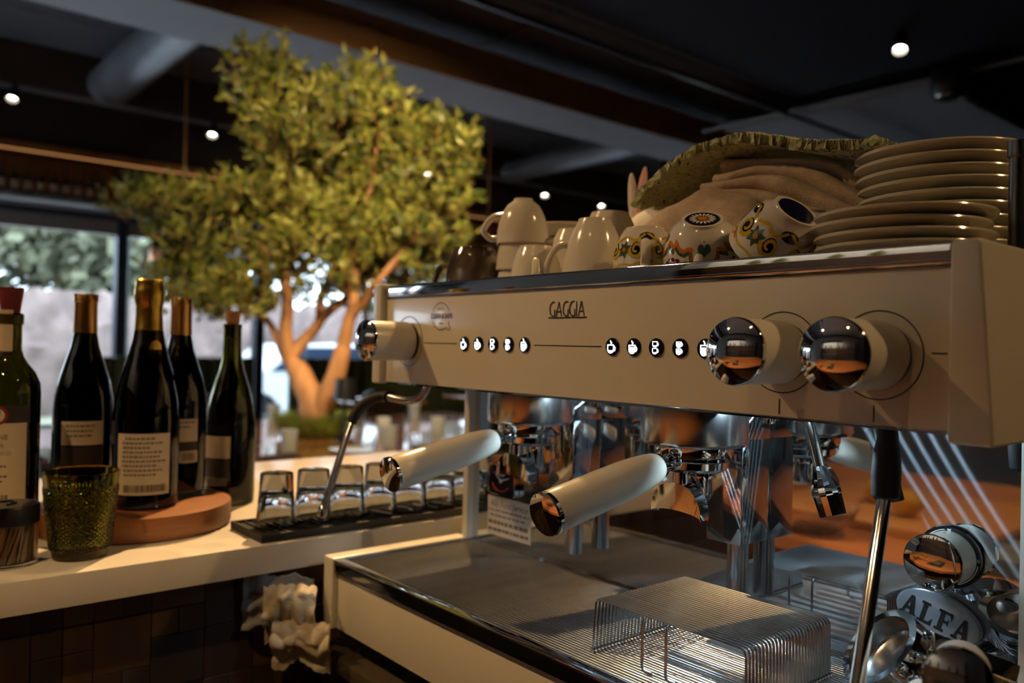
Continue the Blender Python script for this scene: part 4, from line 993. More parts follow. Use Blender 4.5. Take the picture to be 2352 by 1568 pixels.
# ================================================================== CUPS, SAUCERS AND CLOTHS ON THE MACHINE
DECK = 1.4247
def cup_profile(rr, rf, h, th=0.0028, bulge=0.66):
    # outer wall foot -> rim, then inner wall back down
    out = [(0, 0.0015), (rf * 0.80, 0.0012), (rf * 0.86, 0.0), (rf, 0.0), (rf * 1.03, 0.0025)]
    n = 9
    for i in range(1, n + 1):
        t = i / n
        r = rf * 1.03 + (rr - rf * 1.03) * ((1 - (1 - t) ** 2.2) ** bulge)
        out.append((r, 0.0025 + (h - 0.0025) * t))
    inn = [(max(r - th, 0.0005), z) for r, z in out[5:]]
    inn = [(rr - th * 0.5, h + 0.0008)] + [(r, max(z, 0.005)) for r, z in inn[::-1][0:]] + [(rf * 0.7, 0.0055), (0, 0.0050)]
    return out + inn
def r_at(prof, z):
    pts = prof[4:14]
    for (r0, z0), (r1, z1) in zip(pts[:-1], pts[1:]):
        if z0 <= z <= z1: return r0 + (r1 - r0) * (z - z0) / max(1e-9, z1 - z0)
    return pts[-1][0] if z > pts[-1][1] else pts[0][0]
def make_cup(label, loc, rr, rf, h, hang, mat=None, flip=True, tilt=(0, 0), group=None, decor=None, name='cup', hr=0.0115, hw=0.0050, bulge=0.66):
    """hang: world heading (degrees) of the handle; a flipped cup rests on its rim"""
    mat = mat or porcelain
    base = T(0, 0, h + 0.0004) @ RX(PI) if flip else Matrix.Identity(4)
    t = thing(name, label, 'cup', loc, (0, 0, 0), group)
    t.rotation_euler = (Matrix.Rotation(tilt[1], 3, (math.cos(tilt[0]), math.sin(tilt[0]), 0))).to_euler()
    prof = cup_profile(rr, rf, h, bulge=bulge)
    ring = [p for p in prof]
    MB().lathe(ring, 44, base).build('cup_body', mat, t)
    a = math.radians(hang); dx = Vector((math.cos(a), math.sin(a), 0)); m3 = base.to_3x3()
    z1, z0 = h * 0.86, h * 0.36
    pts = [(r_at(prof, z1) - 0.002, z1), (r_at(prof, z1) + hr * 0.6, z1 + 0.001), (r_at(prof, z1) + hr * 1.25, z1 - 0.006), (r_at(prof, z1) + hr * 1.25, (z1 + z0) / 2 + 0.001), (r_at(prof, z0) + hr * 0.9, z0 + 0.003), (r_at(prof, z0) - 0.002, z0)]
    P = [(base @ Vector((0, 0, z))) + dx * r for r, z in pts]
    MB().tube(smoothpath(P, 5), hw, 10, flat=0.85).build('handle', mat, t)
    if decor: decor(t, prof, rr, rf, h, base)
    return t
def surf_map(prof, rm, base, off=0.00035):
    def f(q):                              # q = (s, z): s is arc length round the wall at radius rm
        th = q.x / rm; r = r_at(prof, q.y) + off
        return base @ Vector((r * math.cos(th), r * math.sin(th), q.y))
    return f
def dens(pts, k=6, closed=False):
    P = [Vector((p[0], p[1])) for p in pts]; out = []
    n = len(P)
    for i in range(n if closed else n - 1):
        for j in range(k): out.append(P[i].lerp(P[(i + 1) % n], j / k))
    if not closed: out.append(P[-1])
    return out
def medallion(t, rf, base, petals=True):
    z = -0.0004
    m = MB(); m.poly([(0, 0)] and arc(0, 0, rf * 0.80, rf * 0.80, 0, 360, 36)[:-1], fnmap=lambda q: base @ Vector((q.x, q.y, z))); m.build('foot_medallion', navy, t)
    if petals:
        m = MB()
        for i in range(18):
            a = i * 2 * PI / 18; c, s = math.cos(a), math.sin(a)
            pp = [(rf * .26, 0), (rf * .45, rf * .065), (rf * .60, rf * .05), (rf * .66, 0), (rf * .60, -rf * .05), (rf * .45, -rf * .065)]
            m.poly([(x * c - y * s, x * s + y * c) for x, y in pp], fnmap=lambda q: base @ Vector((q.x, q.y, z - 0.0002)))
        m.build('foot_petals', glaze, t)
        MB().poly(arc(0, 0, rf * .24, rf * .24, 0, 360, 20)[:-1], fnmap=lambda q: base @ Vector((q.x, q.y, z - 0.0003))).build('foot_centre', orange, t)
def decor_zig(t, prof, rr, rf, h, base):
    f = surf_map(prof, rr, base); f2 = surf_map(prof, rr, base, 0.0005)
    C = 2 * PI * rr; n = 4; seg = C / n
    og, gr, mr, wh = MB(), MB(), MB(), MB()
    zz = []
    for i in range(n):
        s0 = i * seg
        zz += [(s0, h * .40), (s0 + seg * .14, h * .30), (s0 + seg * .14, h * .42), (s0 + seg * .26, h * .36)] + [(s0 + seg * .55 - seg * .24 * math.cos(PI * j / 10), h * .36 + h * .30 * math.sin(PI * j / 10)) for j in range(11)] + [(s0 + seg * .84, h * .36), (s0 + seg * .90, h * .42)]
    zz.append((C, h * .40))
    og.stroke(dens(zz, 2), h * .065, fnmap=f); gr.stroke(dens([(a, b + h * .075) for a, b in zz], 2), h * .06, fnmap=f)
    for i in range(n):
        c = (i + .55) * seg
        for dx in (-1, 0, 1): gr.poly([(c + dx * h * .075 + h * .07 * math.cos(k * PI / 5), h * .34 + (h * .05 if dx == 0 else 0) + h * .085 * math.sin(k * PI / 5)) for k in range(10)], fnmap=f2, fan=True)
        gr.stroke([(c, h * .2), (c, h * .45)], h * .02, fnmap=f)
        c = (i + .05) * seg
        mr = MB()
        for k in range(5):
            a = k * 2 * PI / 5 + .4
            mr.poly([(c + h * (.10 * math.cos(a) + .055 * math.cos(b)), h * .70 + h * (.10 * math.sin(a) + .04 * math.sin(b))) for b in [j * PI / 5 for j in range(10)]], fnmap=f, fan=True)
        gr.poly([(c + h * .04 * math.cos(b), h * .70 + h * .04 * math.sin(b)) for b in [j * PI / 4 for j in range(8)]], fnmap=f2, fan=True)
        for sx in (-1, 1): mr.poly([(c + sx * h * .17, h * .62), (c + sx * h * .30, h * .78), (c + sx * h * .22, h * .84), (c + sx * h * .15, h * .74)], fnmap=f, fan=True)
        mr.build('maroon_flower', maroon, t)
    og.build('orange_band', orange, t); gr.build('green_band', green_g, t)
    medallion(t, rf, base)
def decor_scroll(t, prof, rr, rf, h, base):
    f = surf_map(prof, rr, base); f2 = surf_map(prof, rr, base, 0.0005)
    C = 2 * PI * rr; n = 4; seg = C / n
    ye, nv, gr, og = MB(), MB(), MB(), MB()
    for i in range(n):
        c = (i + .5) * seg
        for sx in (-1, 1):
            sp = [(c + sx * (seg * .22 + h * (.17 - .0085 * j) * math.cos(j * .55)), h * .52 + h * (.19 - .0095 * j) * math.sin(j * .55)) for j in range(16)]
            ye.stroke(sp, [h * .085 - h * .003 * j for j in range(16)], fnmap=f2)
            nv.poly([(c + sx * (seg * .22 + h * .13 * math.cos(a)), h * .52 + h * .16 * math.sin(a)) for a in [k * PI / 7 for k in range(14)]], fnmap=f, fan=True)
        ye.stroke(dens([(c - seg * .5, h * .24), (c - seg * .25, h * .34), (c, h * .16), (c + seg * .25, h * .34), (c + seg * .5, h * .24)], 4), h * .055, fnmap=f2)
        nv.poly([(c + h * .20 * math.cos(a), h * .24 + h * .09 * math.sin(a)) for a in [k * PI / 7 for k in range(14)]], fnmap=f, fan=True)
        st_ = [(c + seg * .5 + h * (.20 if k % 2 == 0 else .11) * math.cos(k * PI / 7), h * .52 + h * (.20 if k % 2 == 0 else .11) * math.sin(k * PI / 7)) for k in range(14)]
        gr.poly(st_, fnmap=f, fan=True)
        og.poly([(c + seg * .5 + h * .05 * math.cos(a), h * .52 + h * .05 * math.sin(a)) for a in [k * PI / 5 for k in range(10)]], fnmap=f2, fan=True)
        og.stroke(dens([(c - seg * .16, h * .86), (c - seg * .08, h * .78), (c, h * .88), (c + seg * .08, h * .78), (c + seg * .16, h * .86)], 3), h * .03, fnmap=f2)
        ye.stroke(dens([(c - seg * .5, h * .82), (c - seg * .3, h * .86), (c, h * .74), (c + seg * .3, h * .86), (c + seg * .5, h * .82)], 4), h * .045, fnmap=f)
    ye.build('yellow_scrolls', yellow, t); nv.build('navy_fields', navy, t); gr.build('green_leaves', green_g, t); og.build('orange_details', orange, t)
    medallion(t, rf, base, False)
make_cup('dark sepia-printed cup upside down at the left end of the machine top', (-0.879, 0.668, DECK), 0.0385, 0.027, 0.065, 222, darkprint)
for z, ha, lb in ((0.0, 40, 'lowest white cup of the three-cup stack, mostly hidden'), (0.0340, 28, 'middle white cup of the three-cup stack, handle to the right'), (0.0680, 226, 'topmost white cup of the three-cup stack, handle to the left')):
    make_cup(lb, (-0.817, 0.700, DECK + z), 0.0345, 0.0125, 0.0600, ha, group='white cups', hr=0.013)
make_cup('small white cup upside down with its handle facing front', (-0.7345, 0.652, DECK), 0.0320, 0.0205, 0.0545, 318, bulge=.85, group='white cups')
make_cup('tall white cup upside down with ring handle to the left', (-0.658, 0.672, DECK), 0.0375, 0.0185, 0.0815, 226, group='white cups', hr=0.012, bulge=.9)
make_cup('white cup behind the tall white cup, beside the beige cloth', (-0.722, 0.765, DECK), 0.040, 0.024, 0.107, 60, group='white cups')
make_cup('white cup half hidden left of the tall white cup', (-0.757, 0.735, DECK), 0.034, 0.020, 0.086, 120, group='white cups')
make_cup('yellow scrolled majolica cup underneath, handle facing front', (-0.574, 0.662, DECK), 0.0325, 0.0195, 0.042, 312, glaze, decor=decor_scroll, group='painted cups')
make_cup('yellow and navy majolica cup stacked upside down, leftmost of the painted cups', (-0.574, 0.6625, DECK + 0.0130), 0.0345, 0.0205, 0.049, 312, glaze, decor=decor_scroll, group='painted cups')
make_cup('green painted cup under the daisy cup, handle facing front', (-0.499, 0.656, DECK), 0.0290, 0.0180, 0.036, 307, glaze, decor=decor_zig, group='painted cups')
make_cup('majolica cup with orange zigzag band and daisy on its upturned foot', (-0.5060, 0.6700, DECK + 0.0190), 0.0390, 0.0200, 0.050, 100, glaze, tilt=(math.radians(37), math.radians(31)), decor=decor_zig, group='painted cups')
make_cup('yellow majolica cup in the back row between two painted cups', (-0.505, 0.742, DECK), 0.036, 0.022, 0.064, 90, glaze, decor=decor_scroll, group='painted cups')
make_cup('yellow scrolled majolica cup tipped over showing its navy foot', (-0.4360, 0.672, DECK + 0.0255), 0.0375, 0.0215, 0.052, 130, glaze, tilt=(math.radians(78), math.radians(46)), decor=decor_scroll, group='painted cups')
make_cup('orange banded majolica cup behind the tipped cup, next to the saucers', (-0.432, 0.757, DECK + 0.010), 0.0400, 0.022, 0.066, 90, glaze, tilt=(math.radians(40), math.radians(14)), decor=decor_zig, group='painted cups')
# plates
def plate_prof(r, h):
    return [(0, 0.001), (r * .52, 0.001), (r * .54, 0), (r * .58, 0), (r * .60, .0015), (r * .78, h * .35), (r * .95, h * .72), (r * .995, h * .80), (r, h * .90), (r * .99, h), (r * .96, h * .99), (r * .80, h * .62), (r * .62, h * .30), (r * .56, h * .28), (0, h * .28)]
sau_me = MB().lathe(plate_prof(0.0690, 0.0135), 64).mesh('saucer', porcelain2)
rs = random.Random(5)
names = ['lowest', 'second lowest', 'middle', 'second from top', 'topmost']
for i in range(5):
    o = inst('saucer', sau_me, None, (-0.3125 + rs.uniform(-.0022, .0022), 0.678 + rs.uniform(-.002, .002), DECK + i * 0.0090))
    tag(o, names[i] + ' saucer of the low stack at the front right', 'saucer', 'low stack of saucers')
pl_me = MB().lathe(plate_prof(0.0775, 0.0165), 64).mesh('plate', porcelain2)
ords = ['lowest', 'second', 'third', 'fourth', 'fifth', 'sixth', 'seventh', 'eighth', 'ninth', 'tenth', 'topmost']
for i in range(11):
    o = inst('plate', pl_me, None, (-0.3420 - 0.0014 * max(0, i - 7) + rs.uniform(-.001, .001), 0.830 + rs.uniform(-.001, .001), DECK + i * 0.0113))
    tag(o, ords[i] + (' plate' if i in (0, 10) else ' plate from the bottom') + ' of the tall cream plate stack', 'plate', 'tall stack of plates')
bk = inst('saucer', MB().lathe(plate_prof(0.066, 0.0145), 56).mesh('saucer', porcelain2), None, (-0.846, 0.802, DECK + 0.0895))
tag(bk, 'single saucer lying on the back-row cup behind the white cups', 'saucer')
make_cup('white cup carrying the single saucer in the back row', (-0.846, 0.802, DECK), 0.037, 0.024, 0.088, 90, group='white cups')
# cloths: folded sheets of real thickness
def nz(p, s, a): return noise.noise(Vector(p) * s) * a
def crv(pts):
    P = smoothpath([(x, 0, z) for x, z in pts], 12)
    def f(t):
        q = t * (len(P) - 1); i = min(int(q), len(P) - 2); return P[i].lerp(P[i + 1], q - i)
    return f
gc = crv([(-0.6800, 1.5430), (-0.6700, 1.5560), (-0.6450, 1.5690), (-0.6100, 1.5890), (-0.5700, 1.6010), (-0.5350, 1.6030), (-0.4900, 1.5900), (-0.4400, 1.5720), (-0.4000, 1.5640), (-0.3760, 1.5660)])
def green(u, v):
    c = gc(u)
    p = Vector((c.x + 0.020 * v, 0.765 + 0.17 * v, c.z - 0.020 * v * v + (0.004 * math.sin(u * 9 + v * 3))))
    b = abs(nz((u * 110, v * 80, 0), 1, 0.0026)) + nz((u * 30, v * 14, 1), 1, 0.0012)
    p.z += b * (1.0 if u < .99 else .3); p.y += nz((u * 9, v * 2, 4), 1, 0.008)
    return p
t = MB().sheet(green, 330, 130, 0.0115).build('towel', terry_green, None, (-0.52, 0.84, DECK), loc=(-0.52, 0.84, DECK))
tag(t, 'fluffy sage green towel draped over the beige cloths', 'towel')
hang_ = crv([(-0.6780, 1.5400), (-0.6600, 1.5480), (-0.6300, 1.5620), (-0.6000, 1.5780), (-0.5700, 1.5860), (-0.5350, 1.5860), (-0.5000, 1.5760), (-0.4500, 1.5620)])
# beige towel with long rope-like folds running down to the plates
def folds(u, v):
    x = -0.575 + 0.185 * u
    ztop = 1.590 - 0.030 * u - 0.035 * u * u
    ph = v * 5.2 + .35 * math.sin(u * 2.2)
    r = 0.5 - 0.5 * math.cos(ph * 2 * PI)
    r = r ** .6
    z = ztop - 0.082 * v * (1 - 0.25 * u) - 0.010 * (1 - r) + nz((u * 3, v * 2, 2), 1, 0.006)
    yy = 0.828 - 0.072 * v - 0.022 * r + nz((u * 4, v * 3, 7), 1, 0.008)
    z -= 0.004 * math.sin(u * 7 + v * 4)
    return Vector((x - 0.012 * v + nz((u * 2, v * 6, 9), 1, 0.008), yy, z))
t = MB().sheet(folds, 80, 200, 0.004).build('towel', terry_beige, None, (-0.48, 0.80, DECK), loc=(-0.48, 0.80, DECK))
tag(t, 'beige terry towel with long rope-like folds under the green towel', 'towel')
# beige cloth mound in front
def mound(u, v):
    x = -0.668 + 0.190 * u; y = 0.712 + 0.150 * v
    g = crest(u).z
    s = math.sin(min(1, v * 2.6) * PI / 2)
    z = DECK + 0.026 + (g - DECK - 0.026) * (0.35 + 0.65 * s) - 0.010 * v
    z += nz((u * 5, v * 3, 3), 1, 0.006) + 0.0035 * math.sin(u * 22 + v * 7) * (1 - u)
    return Vector((x + nz((u * 3, v * 3, 5), 1, 0.006) , y - 0.010 * s + nz((u * 4, v, 8), 1, 0.008), z))
crest = crv([(-0.668, 1.5080), (-0.640, 1.5190), (-0.615, 1.5270), (-0.585, 1.5390), (-0.560, 1.5450), (-0.535, 1.5400), (-0.510, 1.5240), (-0.478, 1.5000)])
t = MB().sheet(mound, 70, 40, 0.006).build('cloth', terry_beige, None, (-0.57, 0.76, DECK), loc=(-0.57, 0.76, DECK))
tag(t, 'beige cotton cloth heaped in front of the folded towels', 'cloth')
def back_cloth(u, v):
    x = -0.760 + 0.150 * u; y = 0.800 + 0.12 * v
    z = DECK + 0.030 + (0.060 + 0.042 * u) * math.sin(min(1, v * 3 + .25) * PI / 2) + nz((u * 4, v * 4, 11), 1, 0.006)
    return Vector((x, y, z))
t = MB().sheet(back_cloth, 40, 30, 0.006).build('cloth', terry_pale, None, (-0.69, 0.86, DECK), loc=(-0.69, 0.86, DECK))
tag(t, 'pale cloth lying behind the white cups left of the towels', 'cloth')
def under(u, v):                              # lower bundle that carries the towels
    x = -0.640 + 0.235 * u; y = 0.800 + 0.13 * v
    e = math.sin(max(0.02, min(.98, u)) * PI) ** .5
    z = DECK + 0.010 + 0.110 * e * math.sin((0.12 + .88 * v) * PI) ** .45 + nz((u * 5, v * 4, 21), 1, 0.006)
    return Vector((x, y, z))
t = MB().sheet(under, 50, 30, 0.006).build('cloth', terry_beige, None, (-0.53, 0.86, DECK), loc=(-0.53, 0.86, DECK))
tag(t, 'dim bundle of brown cloth in the hollow beneath the green towel', 'cloth')
# plush rabbit peeping over the cloths
pr = thing('plush_rabbit', 'white plush rabbit with pink ears lying behind the green towel', 'toy', (-0.78, 0.95, DECK))
def blob(mb, c, r, sx=1, sy=1, sz=1):
    mb.lathe([(math.sin(i * PI / 14) if 0 < i < 14 else 0, -math.cos(i * PI / 14)) for i in range(15)], 24, T(*c) @ Matrix.Diagonal((r * sx, r * sy, r * sz, 1)))
m = MB(); blob(m, (0.022, 0, 0.148), 0.052, 1.0, 1, 1.15); blob(m, (0.0, 0, 0.075), 0.075, 1.1, .9, 1); m.build('body', plush_w, pr)
m = MB(); blob(m, (0.040, -0.006, 0.198), 0.0165, 1.1, 1, .9); m.build('pink_nose', plush_p, pr)
for dx, tl, hh in ((-0.060, -6, .046), (-0.046, 10, .052)):
    m = MB(); blob(m, (0, 0, 0), 1, 0.0080, 0.006, hh); m.build('ear', plush_w if dx < -.05 else plush_p, pr, loc=(dx, -0.010, 0.158), rot=(0, math.radians(tl), 0))
MB().tube([(-0.055, -0.005, 0.05), (-0.056, -0.008, 0.09), (-0.055, -0.010, 0.135)], [0.020, 0.019, 0.010], 14).build('head_fold', plush_w, pr)
mp(MB().lathe([(0.006, 1.4247), (0.006, 1.520), (0.0075, 1.522), (0.0075, 1.534), (0, 1.536)], 18, T(-0.2455, 0.735, 0)), 'rail_post', steel_dark)
# ================================================================== BAR COUNTER AND WHAT STANDS ON IT
BT = 1.088
bar = thing('bar_counter', 'white quartz bar counter with a dark wood mosaic front', 'counter', (-1.40, 1.2, 0))
MB().bev(-1.765, -1.042, -0.10, 3.2, 1.0490, BT, 0.0025).build('counter_top', quartz, bar, (-1.40, 1.2, 0))
fr = MB().box(-1.62, -1.090, -0.08, 3.15, 0.001, 1.0485).build('bar_front', dark_wood, bar, (-1.40, 1.2, 0))
tile_mats = [wood('mosaic_wood_%d' % i, c, tuple(x * .6 for x in c), 0.5, 5, (6, 6, 1)) for i, c in enumerate([(0.075, 0.040, 0.022), (0.055, 0.030, 0.018), (0.11, 0.058, 0.028), (0.17, 0.085, 0.036), (0.045, 0.032, 0.026)])]
rt = random.Random(11)
tm_cache = {}
U_ = 0.0335
occ = set()
for i in range(0, 19):
    for j in range(0, 9):
        if (i, j) in occ: continue
        r_ = rt.random(); wi, hj = (2, 2) if r_ < .16 else ((1, 2) if r_ < .32 else ((2, 1) if r_ < .42 else (1, 1)))
        if any((i + a, j + b) in occ or i + a >= 19 or j + b >= 9 for a in range(wi) for b in range(hj)): wi = hj = 1
        for a in range(wi):
            for b in range(hj): occ.add((i + a, j + b))
        mi = rt.choices(range(5), (5, 5, 3, 1.3, 2))[0]; dp = rt.choice((0.006, 0.0068, 0.0076))
        key = (wi, hj, mi, dp)
        if key not in tm_cache:
            tm_cache[key] = MB().bev(0, dp, 0.0004, U_ * wi - 0.0004, 0.0004, U_ * hj - 0.0004, 0.0006, 1).mesh('mosaic_tile', tile_mats[mi])
        inst('mosaic_tile', tm_cache[key], fr, Vector((-1.090, -0.045 + i * U_, 1.047 - 9 * U_ + j * U_)) - Vector((-1.40, 1.2, 0)))
# wooden lazy tray
tr = thing('wooden_tray', 'round turned walnut tray under the wine bottles', 'tray', (-1.262, 0.352, BT))
MB().lathe([(0, 0.0005), (0.126, 0.0005), (0.1295, 0.002), (0.131, 0.006), (0.131, 0.030), (0.1300, 0.0335), (0.128, 0.034), (0, 0.034)], 72).build('disc', walnut, tr)
TT = BT + 0.0343
def bottle_prof(kind):
    if kind == 'burgundy': return [(0, .004), (.025, .001), (.036, 0), (.0398, .004), (.0405, .02), (.0405, .130), (.039, .150), (.034, .175), (.0265, .200), (.0195, .222), (.0160, .242), (.0148, .262), (.0145, .290), (.0152, .2905), (.0152, .297), (.0140, .298)]
    if kind == 'sparkling': return [(0, .006), (.025, .001), (.038, 0), (.0430, .005), (.0438, .02), (.0438, .125), (.042, .150), (.036, .180), (.029, .205), (.0225, .230), (.0180, .255), (.0165, .285), (.0172, .2855), (.0172, .296), (.0150, .300)]
    return [(0, .006), (.025, .001), (.034, 0), (.0370, .004), (.0376, .02), (.0376, .195), (.0365, .208), (.031, .222), (.022, .234), (.0168, .243), (.0145, .252), (.0140, .285), (.0158, .286), (.0160, .298), (.0140, .3005)]
def wrap(mb, r, ang, z0):                  # flat XZ artwork wrapped round a vertical cylinder, centred on heading ang
    for v in mb.v:
        a = ang + v.x / r; rad = r - v.y
        v.x, v.y, v.z = rad * math.cos(a), rad * math.sin(a), v.z + z0
    return mb
def cols(w, h, n=14):
    m = MB(); m.grid(lambda u, v: Vector(((u - .5) * w, 0, v * h)), n, 1); return m
def make_bottle(label, loc, kind, glass, fill, closure, deco, group='wine bottles on the bar'):
    t = thing('wine_bottle', label, 'bottle', loc, (0, 0, 0), group)
    po = bottle_prof(kind); th = 0.0022
    inner = [(max(r - th, .002) if r > 0 else 0, max(z, .010)) for r, z in po][::-1]
    inner = [(r, z) for r, z in inner if z >= .010]
    MB().lathe(po + inner, 40).build('glass', glass, t)
    wp = [(0, .0112)] + [(r - th - .0008, max(z, .0112)) for r, z in po if .004 < z < fill] + [(None, fill)]
    rl = [r for r, z in po if z < fill][-1] - th - .0008
    wp[-1] = (rl, fill); wp.append((0, fill))
    MB().lathe(wp, 36).build('wine', wine, t)
    top = po[-1][1]
    if closure == 'gold':
        MB().lathe([(.0215, .2250), (.0212, .232), (.0190, .250), (.0178, .270), (.0178, .283), (.0196, .290), (.0205, .298), (.0200, .308), (.0190, .314), (.0192, .318), (.0170, .321), (0, .322)], 36).build('foil', gold_foil, t)
        MB().lathe([(.0222, .2245), (.0224, .2260), (.0217, .2275)], 36).build('foil_band', red_ink, t)
        m = wrap(MB().poly(arc(0, 0, .0085, .0125, 0, 360, 24)[:-1], -0.0012, fan=True), .0235, deco['ang'] + .75, .222); m.build('foil_seal', gold_foil, t)
    elif closure == 'bronze':
        MB().lathe([(.0162, .2430), (.0158, .262), (.0156, .288), (.0166, .289), (.0166, .2985), (.0158, .300), (0, .3005)], 36).build('foil', bronze_foil, t)
    elif closure == 'stopper':
        MB().lathe([(.0110, .285), (.0115, .303), (.0150, .330), (.0150, .334), (0, .3345)], 28).build('stopper', red_rubber, t)
    else:
        MB().lathe([(.0100, .275), (.0102, .301), (.0115, .302), (.0115, .3195), (0, .320)], 24).build('cork', cork, t)
    ang = deco['ang']; R0 = deco['r'] + .0004
    for (w_, h_, z_, mt, da) in deco['labels']:
        wrap(cols(w_, h_), R0, ang + da, z_).build('label', mt, t)
    for (w_, z_, n_, mt, da, lh) in deco.get('lines', []):
        m = MB(); rr_ = random.Random(int(z_ * 1e4) + n_)
        for i in range(n_):
            x = -w_ / 2 + rr_.uniform(0, w_ * .1); x1 = w_ / 2 - rr_.uniform(0, w_ * .35)
            while x < x1:
                k = rr_.uniform(.002, .006); a = MB(); a.grid(lambda u, v: Vector((x + u * k, -.0003, -i * lh + v * lh * .42)), 2, 1); m.add(a.v, a.f); x += k + .0012
        wrap(m, R0, ang + da, z_).build('label_print', ink_grey, t)
    for (w_, h_, z_, da) in deco.get('bars', []):
        m = MB(); rr_ = random.Random(int(w_ * 1e5)); x = -w_ / 2
        while x < w_ / 2:
            k = rr_.choice((.0006, .001, .0016)); m.add([(x, -.0003, 0), (x + k, -.0003, 0), (x + k, -.0003, h_), (x, -.0003, h_)], [(0, 1, 2, 3)]); x += k + rr_.choice((.0008, .0014))
        wrap(m, R0, ang + da, z_).build('barcode', ink, t)
    for fn in deco.get('extra', []): fn(t, R0, ang)
    return t
CA = math.radians(-38)                      # heading from the bottles toward the camera
def chianti(t, R0, ang):
    for txt, sz, z in (('RIBALDONE', .0098, .1400), ('VILLA ROSA', .0082, .1290), ('CHIANTI CLASSICO', .0068, .1190)):
        m = text_mb(txt, sz, xs=.95)
        for v in m.v: v.y = -.0003
        wrap(m, R0, ang - .02, z).build('label_text', ink_grey, t)
    for r1, mt, off in ((.0125, red_ink, -.0004), (.0086, paper, -.0007)):
        wrap(MB().poly(arc(0, 0, r1, r1, 0, 360, 24)[:-1], off, fan=True), R0, ang + .30, .1680).build('seal', mt, t)
    ro = [(-.0050, .0030), (-.0035, .0060), (-.0015, .0020), (.0008, .0028), (.0022, .0062), (.0042, .0055), (.0036, .0010), (.0015, -.0030), (.0006, -.0060), (-.0008, -.0060), (-.0014, -.0030), (-.0042, -.0006)]
    wrap(MB().poly(ro, -.0010), R0, ang + .30, .1680).build('rooster', ink, t)
    wrap(cols(.022, .062, 6), .0150, ang + .1, .222 + .0205).build('neck_band', paper, t)
make_bottle('leftmost wine bottle with dark red stopper and cream rooster label', (-1.258, 0.1875, BT + .0003), 'bordeaux', glass_olive, .172, 'stopper',
            dict(ang=CA - .10, r=.0376, labels=[(.092, .118, .040, paper, 0), (.10, .022, .158, paper_dark, 0)], lines=[(.060, .108, 5, paper, 0, .0065)], bars=[(.030, .014, .052, .28)], extra=[chianti]))
make_bottle('dark bottle with bronze capsule standing left of the gold-foiled one', (-1.330, 0.294, TT), 'burgundy', glass_black, .225, 'bronze',
            dict(ang=CA + .42, r=.0405, labels=[(.058, .034, .082, paper, 0), (.058, .030, .050, paper_dark, 0)], lines=[(.046, .108, 3, paper, 0, .007)]))
make_bottle('sparkling wine bottle with crinkled gold foil neck at the tray front', (-1.222, 0.352, TT), 'sparkling', glass_black, .215, 'gold',
            dict(ang=CA + .02, r=.0438, labels=[(.074, .084, .022, paper, .28)], lines=[(.058, .098, 9, paper, .28, .0062)], bars=[(.056, .010, .026, .34)]))
make_bottle('dark bottle with bronze capsule standing right of the gold-foiled one', (-1.303, 0.4225, TT), 'burgundy', glass_black, .225, 'bronze',
            dict(ang=CA + .36, r=.0405, labels=[(.058, .034, .082, paper, 0), (.030, .018, .050, paper, .35), (.058, .026, .056, paper_dark, -.02)], lines=[(.046, .110, 2, paper, 0, .007)], bars=[(.018, .012, .053, .35)]))
make_bottle('half-empty olive green bottle with cork, rightmost of the bottles', (-1.352, 0.523, BT + .0003), 'burgundy', glass_olive, .118, 'cork',
            dict(ang=CA - .30, r=.0405, labels=[(.050, .036, .078, paper, 0), (.050, .034, .042, paper_dark, 0), (.040, .012, .034, paper, 0)], bars=[(.034, .010, .035, 0)]))
# green pressed-glass tumbler
tb = thing('green_tumbler', 'green diamond-cut glass tumbler at the counter edge', 'tumbler', (-1.118, 0.247, BT + .0003))
def tumb(u, v):
    h_ = .105; z = v * h_; r = .0300 + .0115 * (v ** .8)
    if .10 < v < .84:
        a = u * 30; b = (v - .10) / .74 * 15
        d = (abs(((a + b) % 1) - .5) + abs(((a - b) % 1) - .5)); r += .0036 * (1 - d)
    elif v >= .84: r += .0016
    return Vector((r * math.cos(u * 2 * PI), r * math.sin(u * 2 * PI), z))
m = MB().grid(tumb, 180, 90, True)
m.lathe([(0, 0), (.0300, 0)], 180); m.lathe([(.0431, .105), (.0418, .1062), (.0400, .105), (.0365, .06), (.0325, .022), (.028, .014), (0, .013)], 90)
m.build('pressed_glass', glass_green, tb, smooth=25)
# toothpick jar
tj = thing('toothpick_jar', 'clear toothpick jar with a black lid left of the green tumbler', 'jar', (-1.128, 0.170, BT + .0003))
MB().lathe([(0, .0), (.0310, .0), (.0325, .0015), (.0325, .050), (.0310, .050), (.0308, .004), (0, .004)], 40).build('glass_body', glass_clear, tj)
MB().lathe([(0, .048), (.0325, .048), (.0340, .0495), (.0340, .0690), (.0325, .0712), (0, .0715)], 40).build('lid', black, tj)
MB().tube(smoothpath([(-.012, -.006, .0718), (-.008, .006, .0722), (.004, .008, .0722), (.012, -.002, .0718)]), .0016, 8).build('lid_slot', black_gloss, tj)
pk = MB(); rk_ = random.Random(2)
for i in range(220):
    a = rk_.uniform(0, 2 * PI); r_ = .028 * math.sqrt(rk_.random()); b = a + rk_.uniform(.25, .55)
    pk.tube([(r_ * math.cos(a), r_ * math.sin(a), .005), (r_ * math.cos(b), r_ * math.sin(b), .0465)], .0011, 5)
tag(pk.build('toothpicks', tooth, tj), kind='stuff')
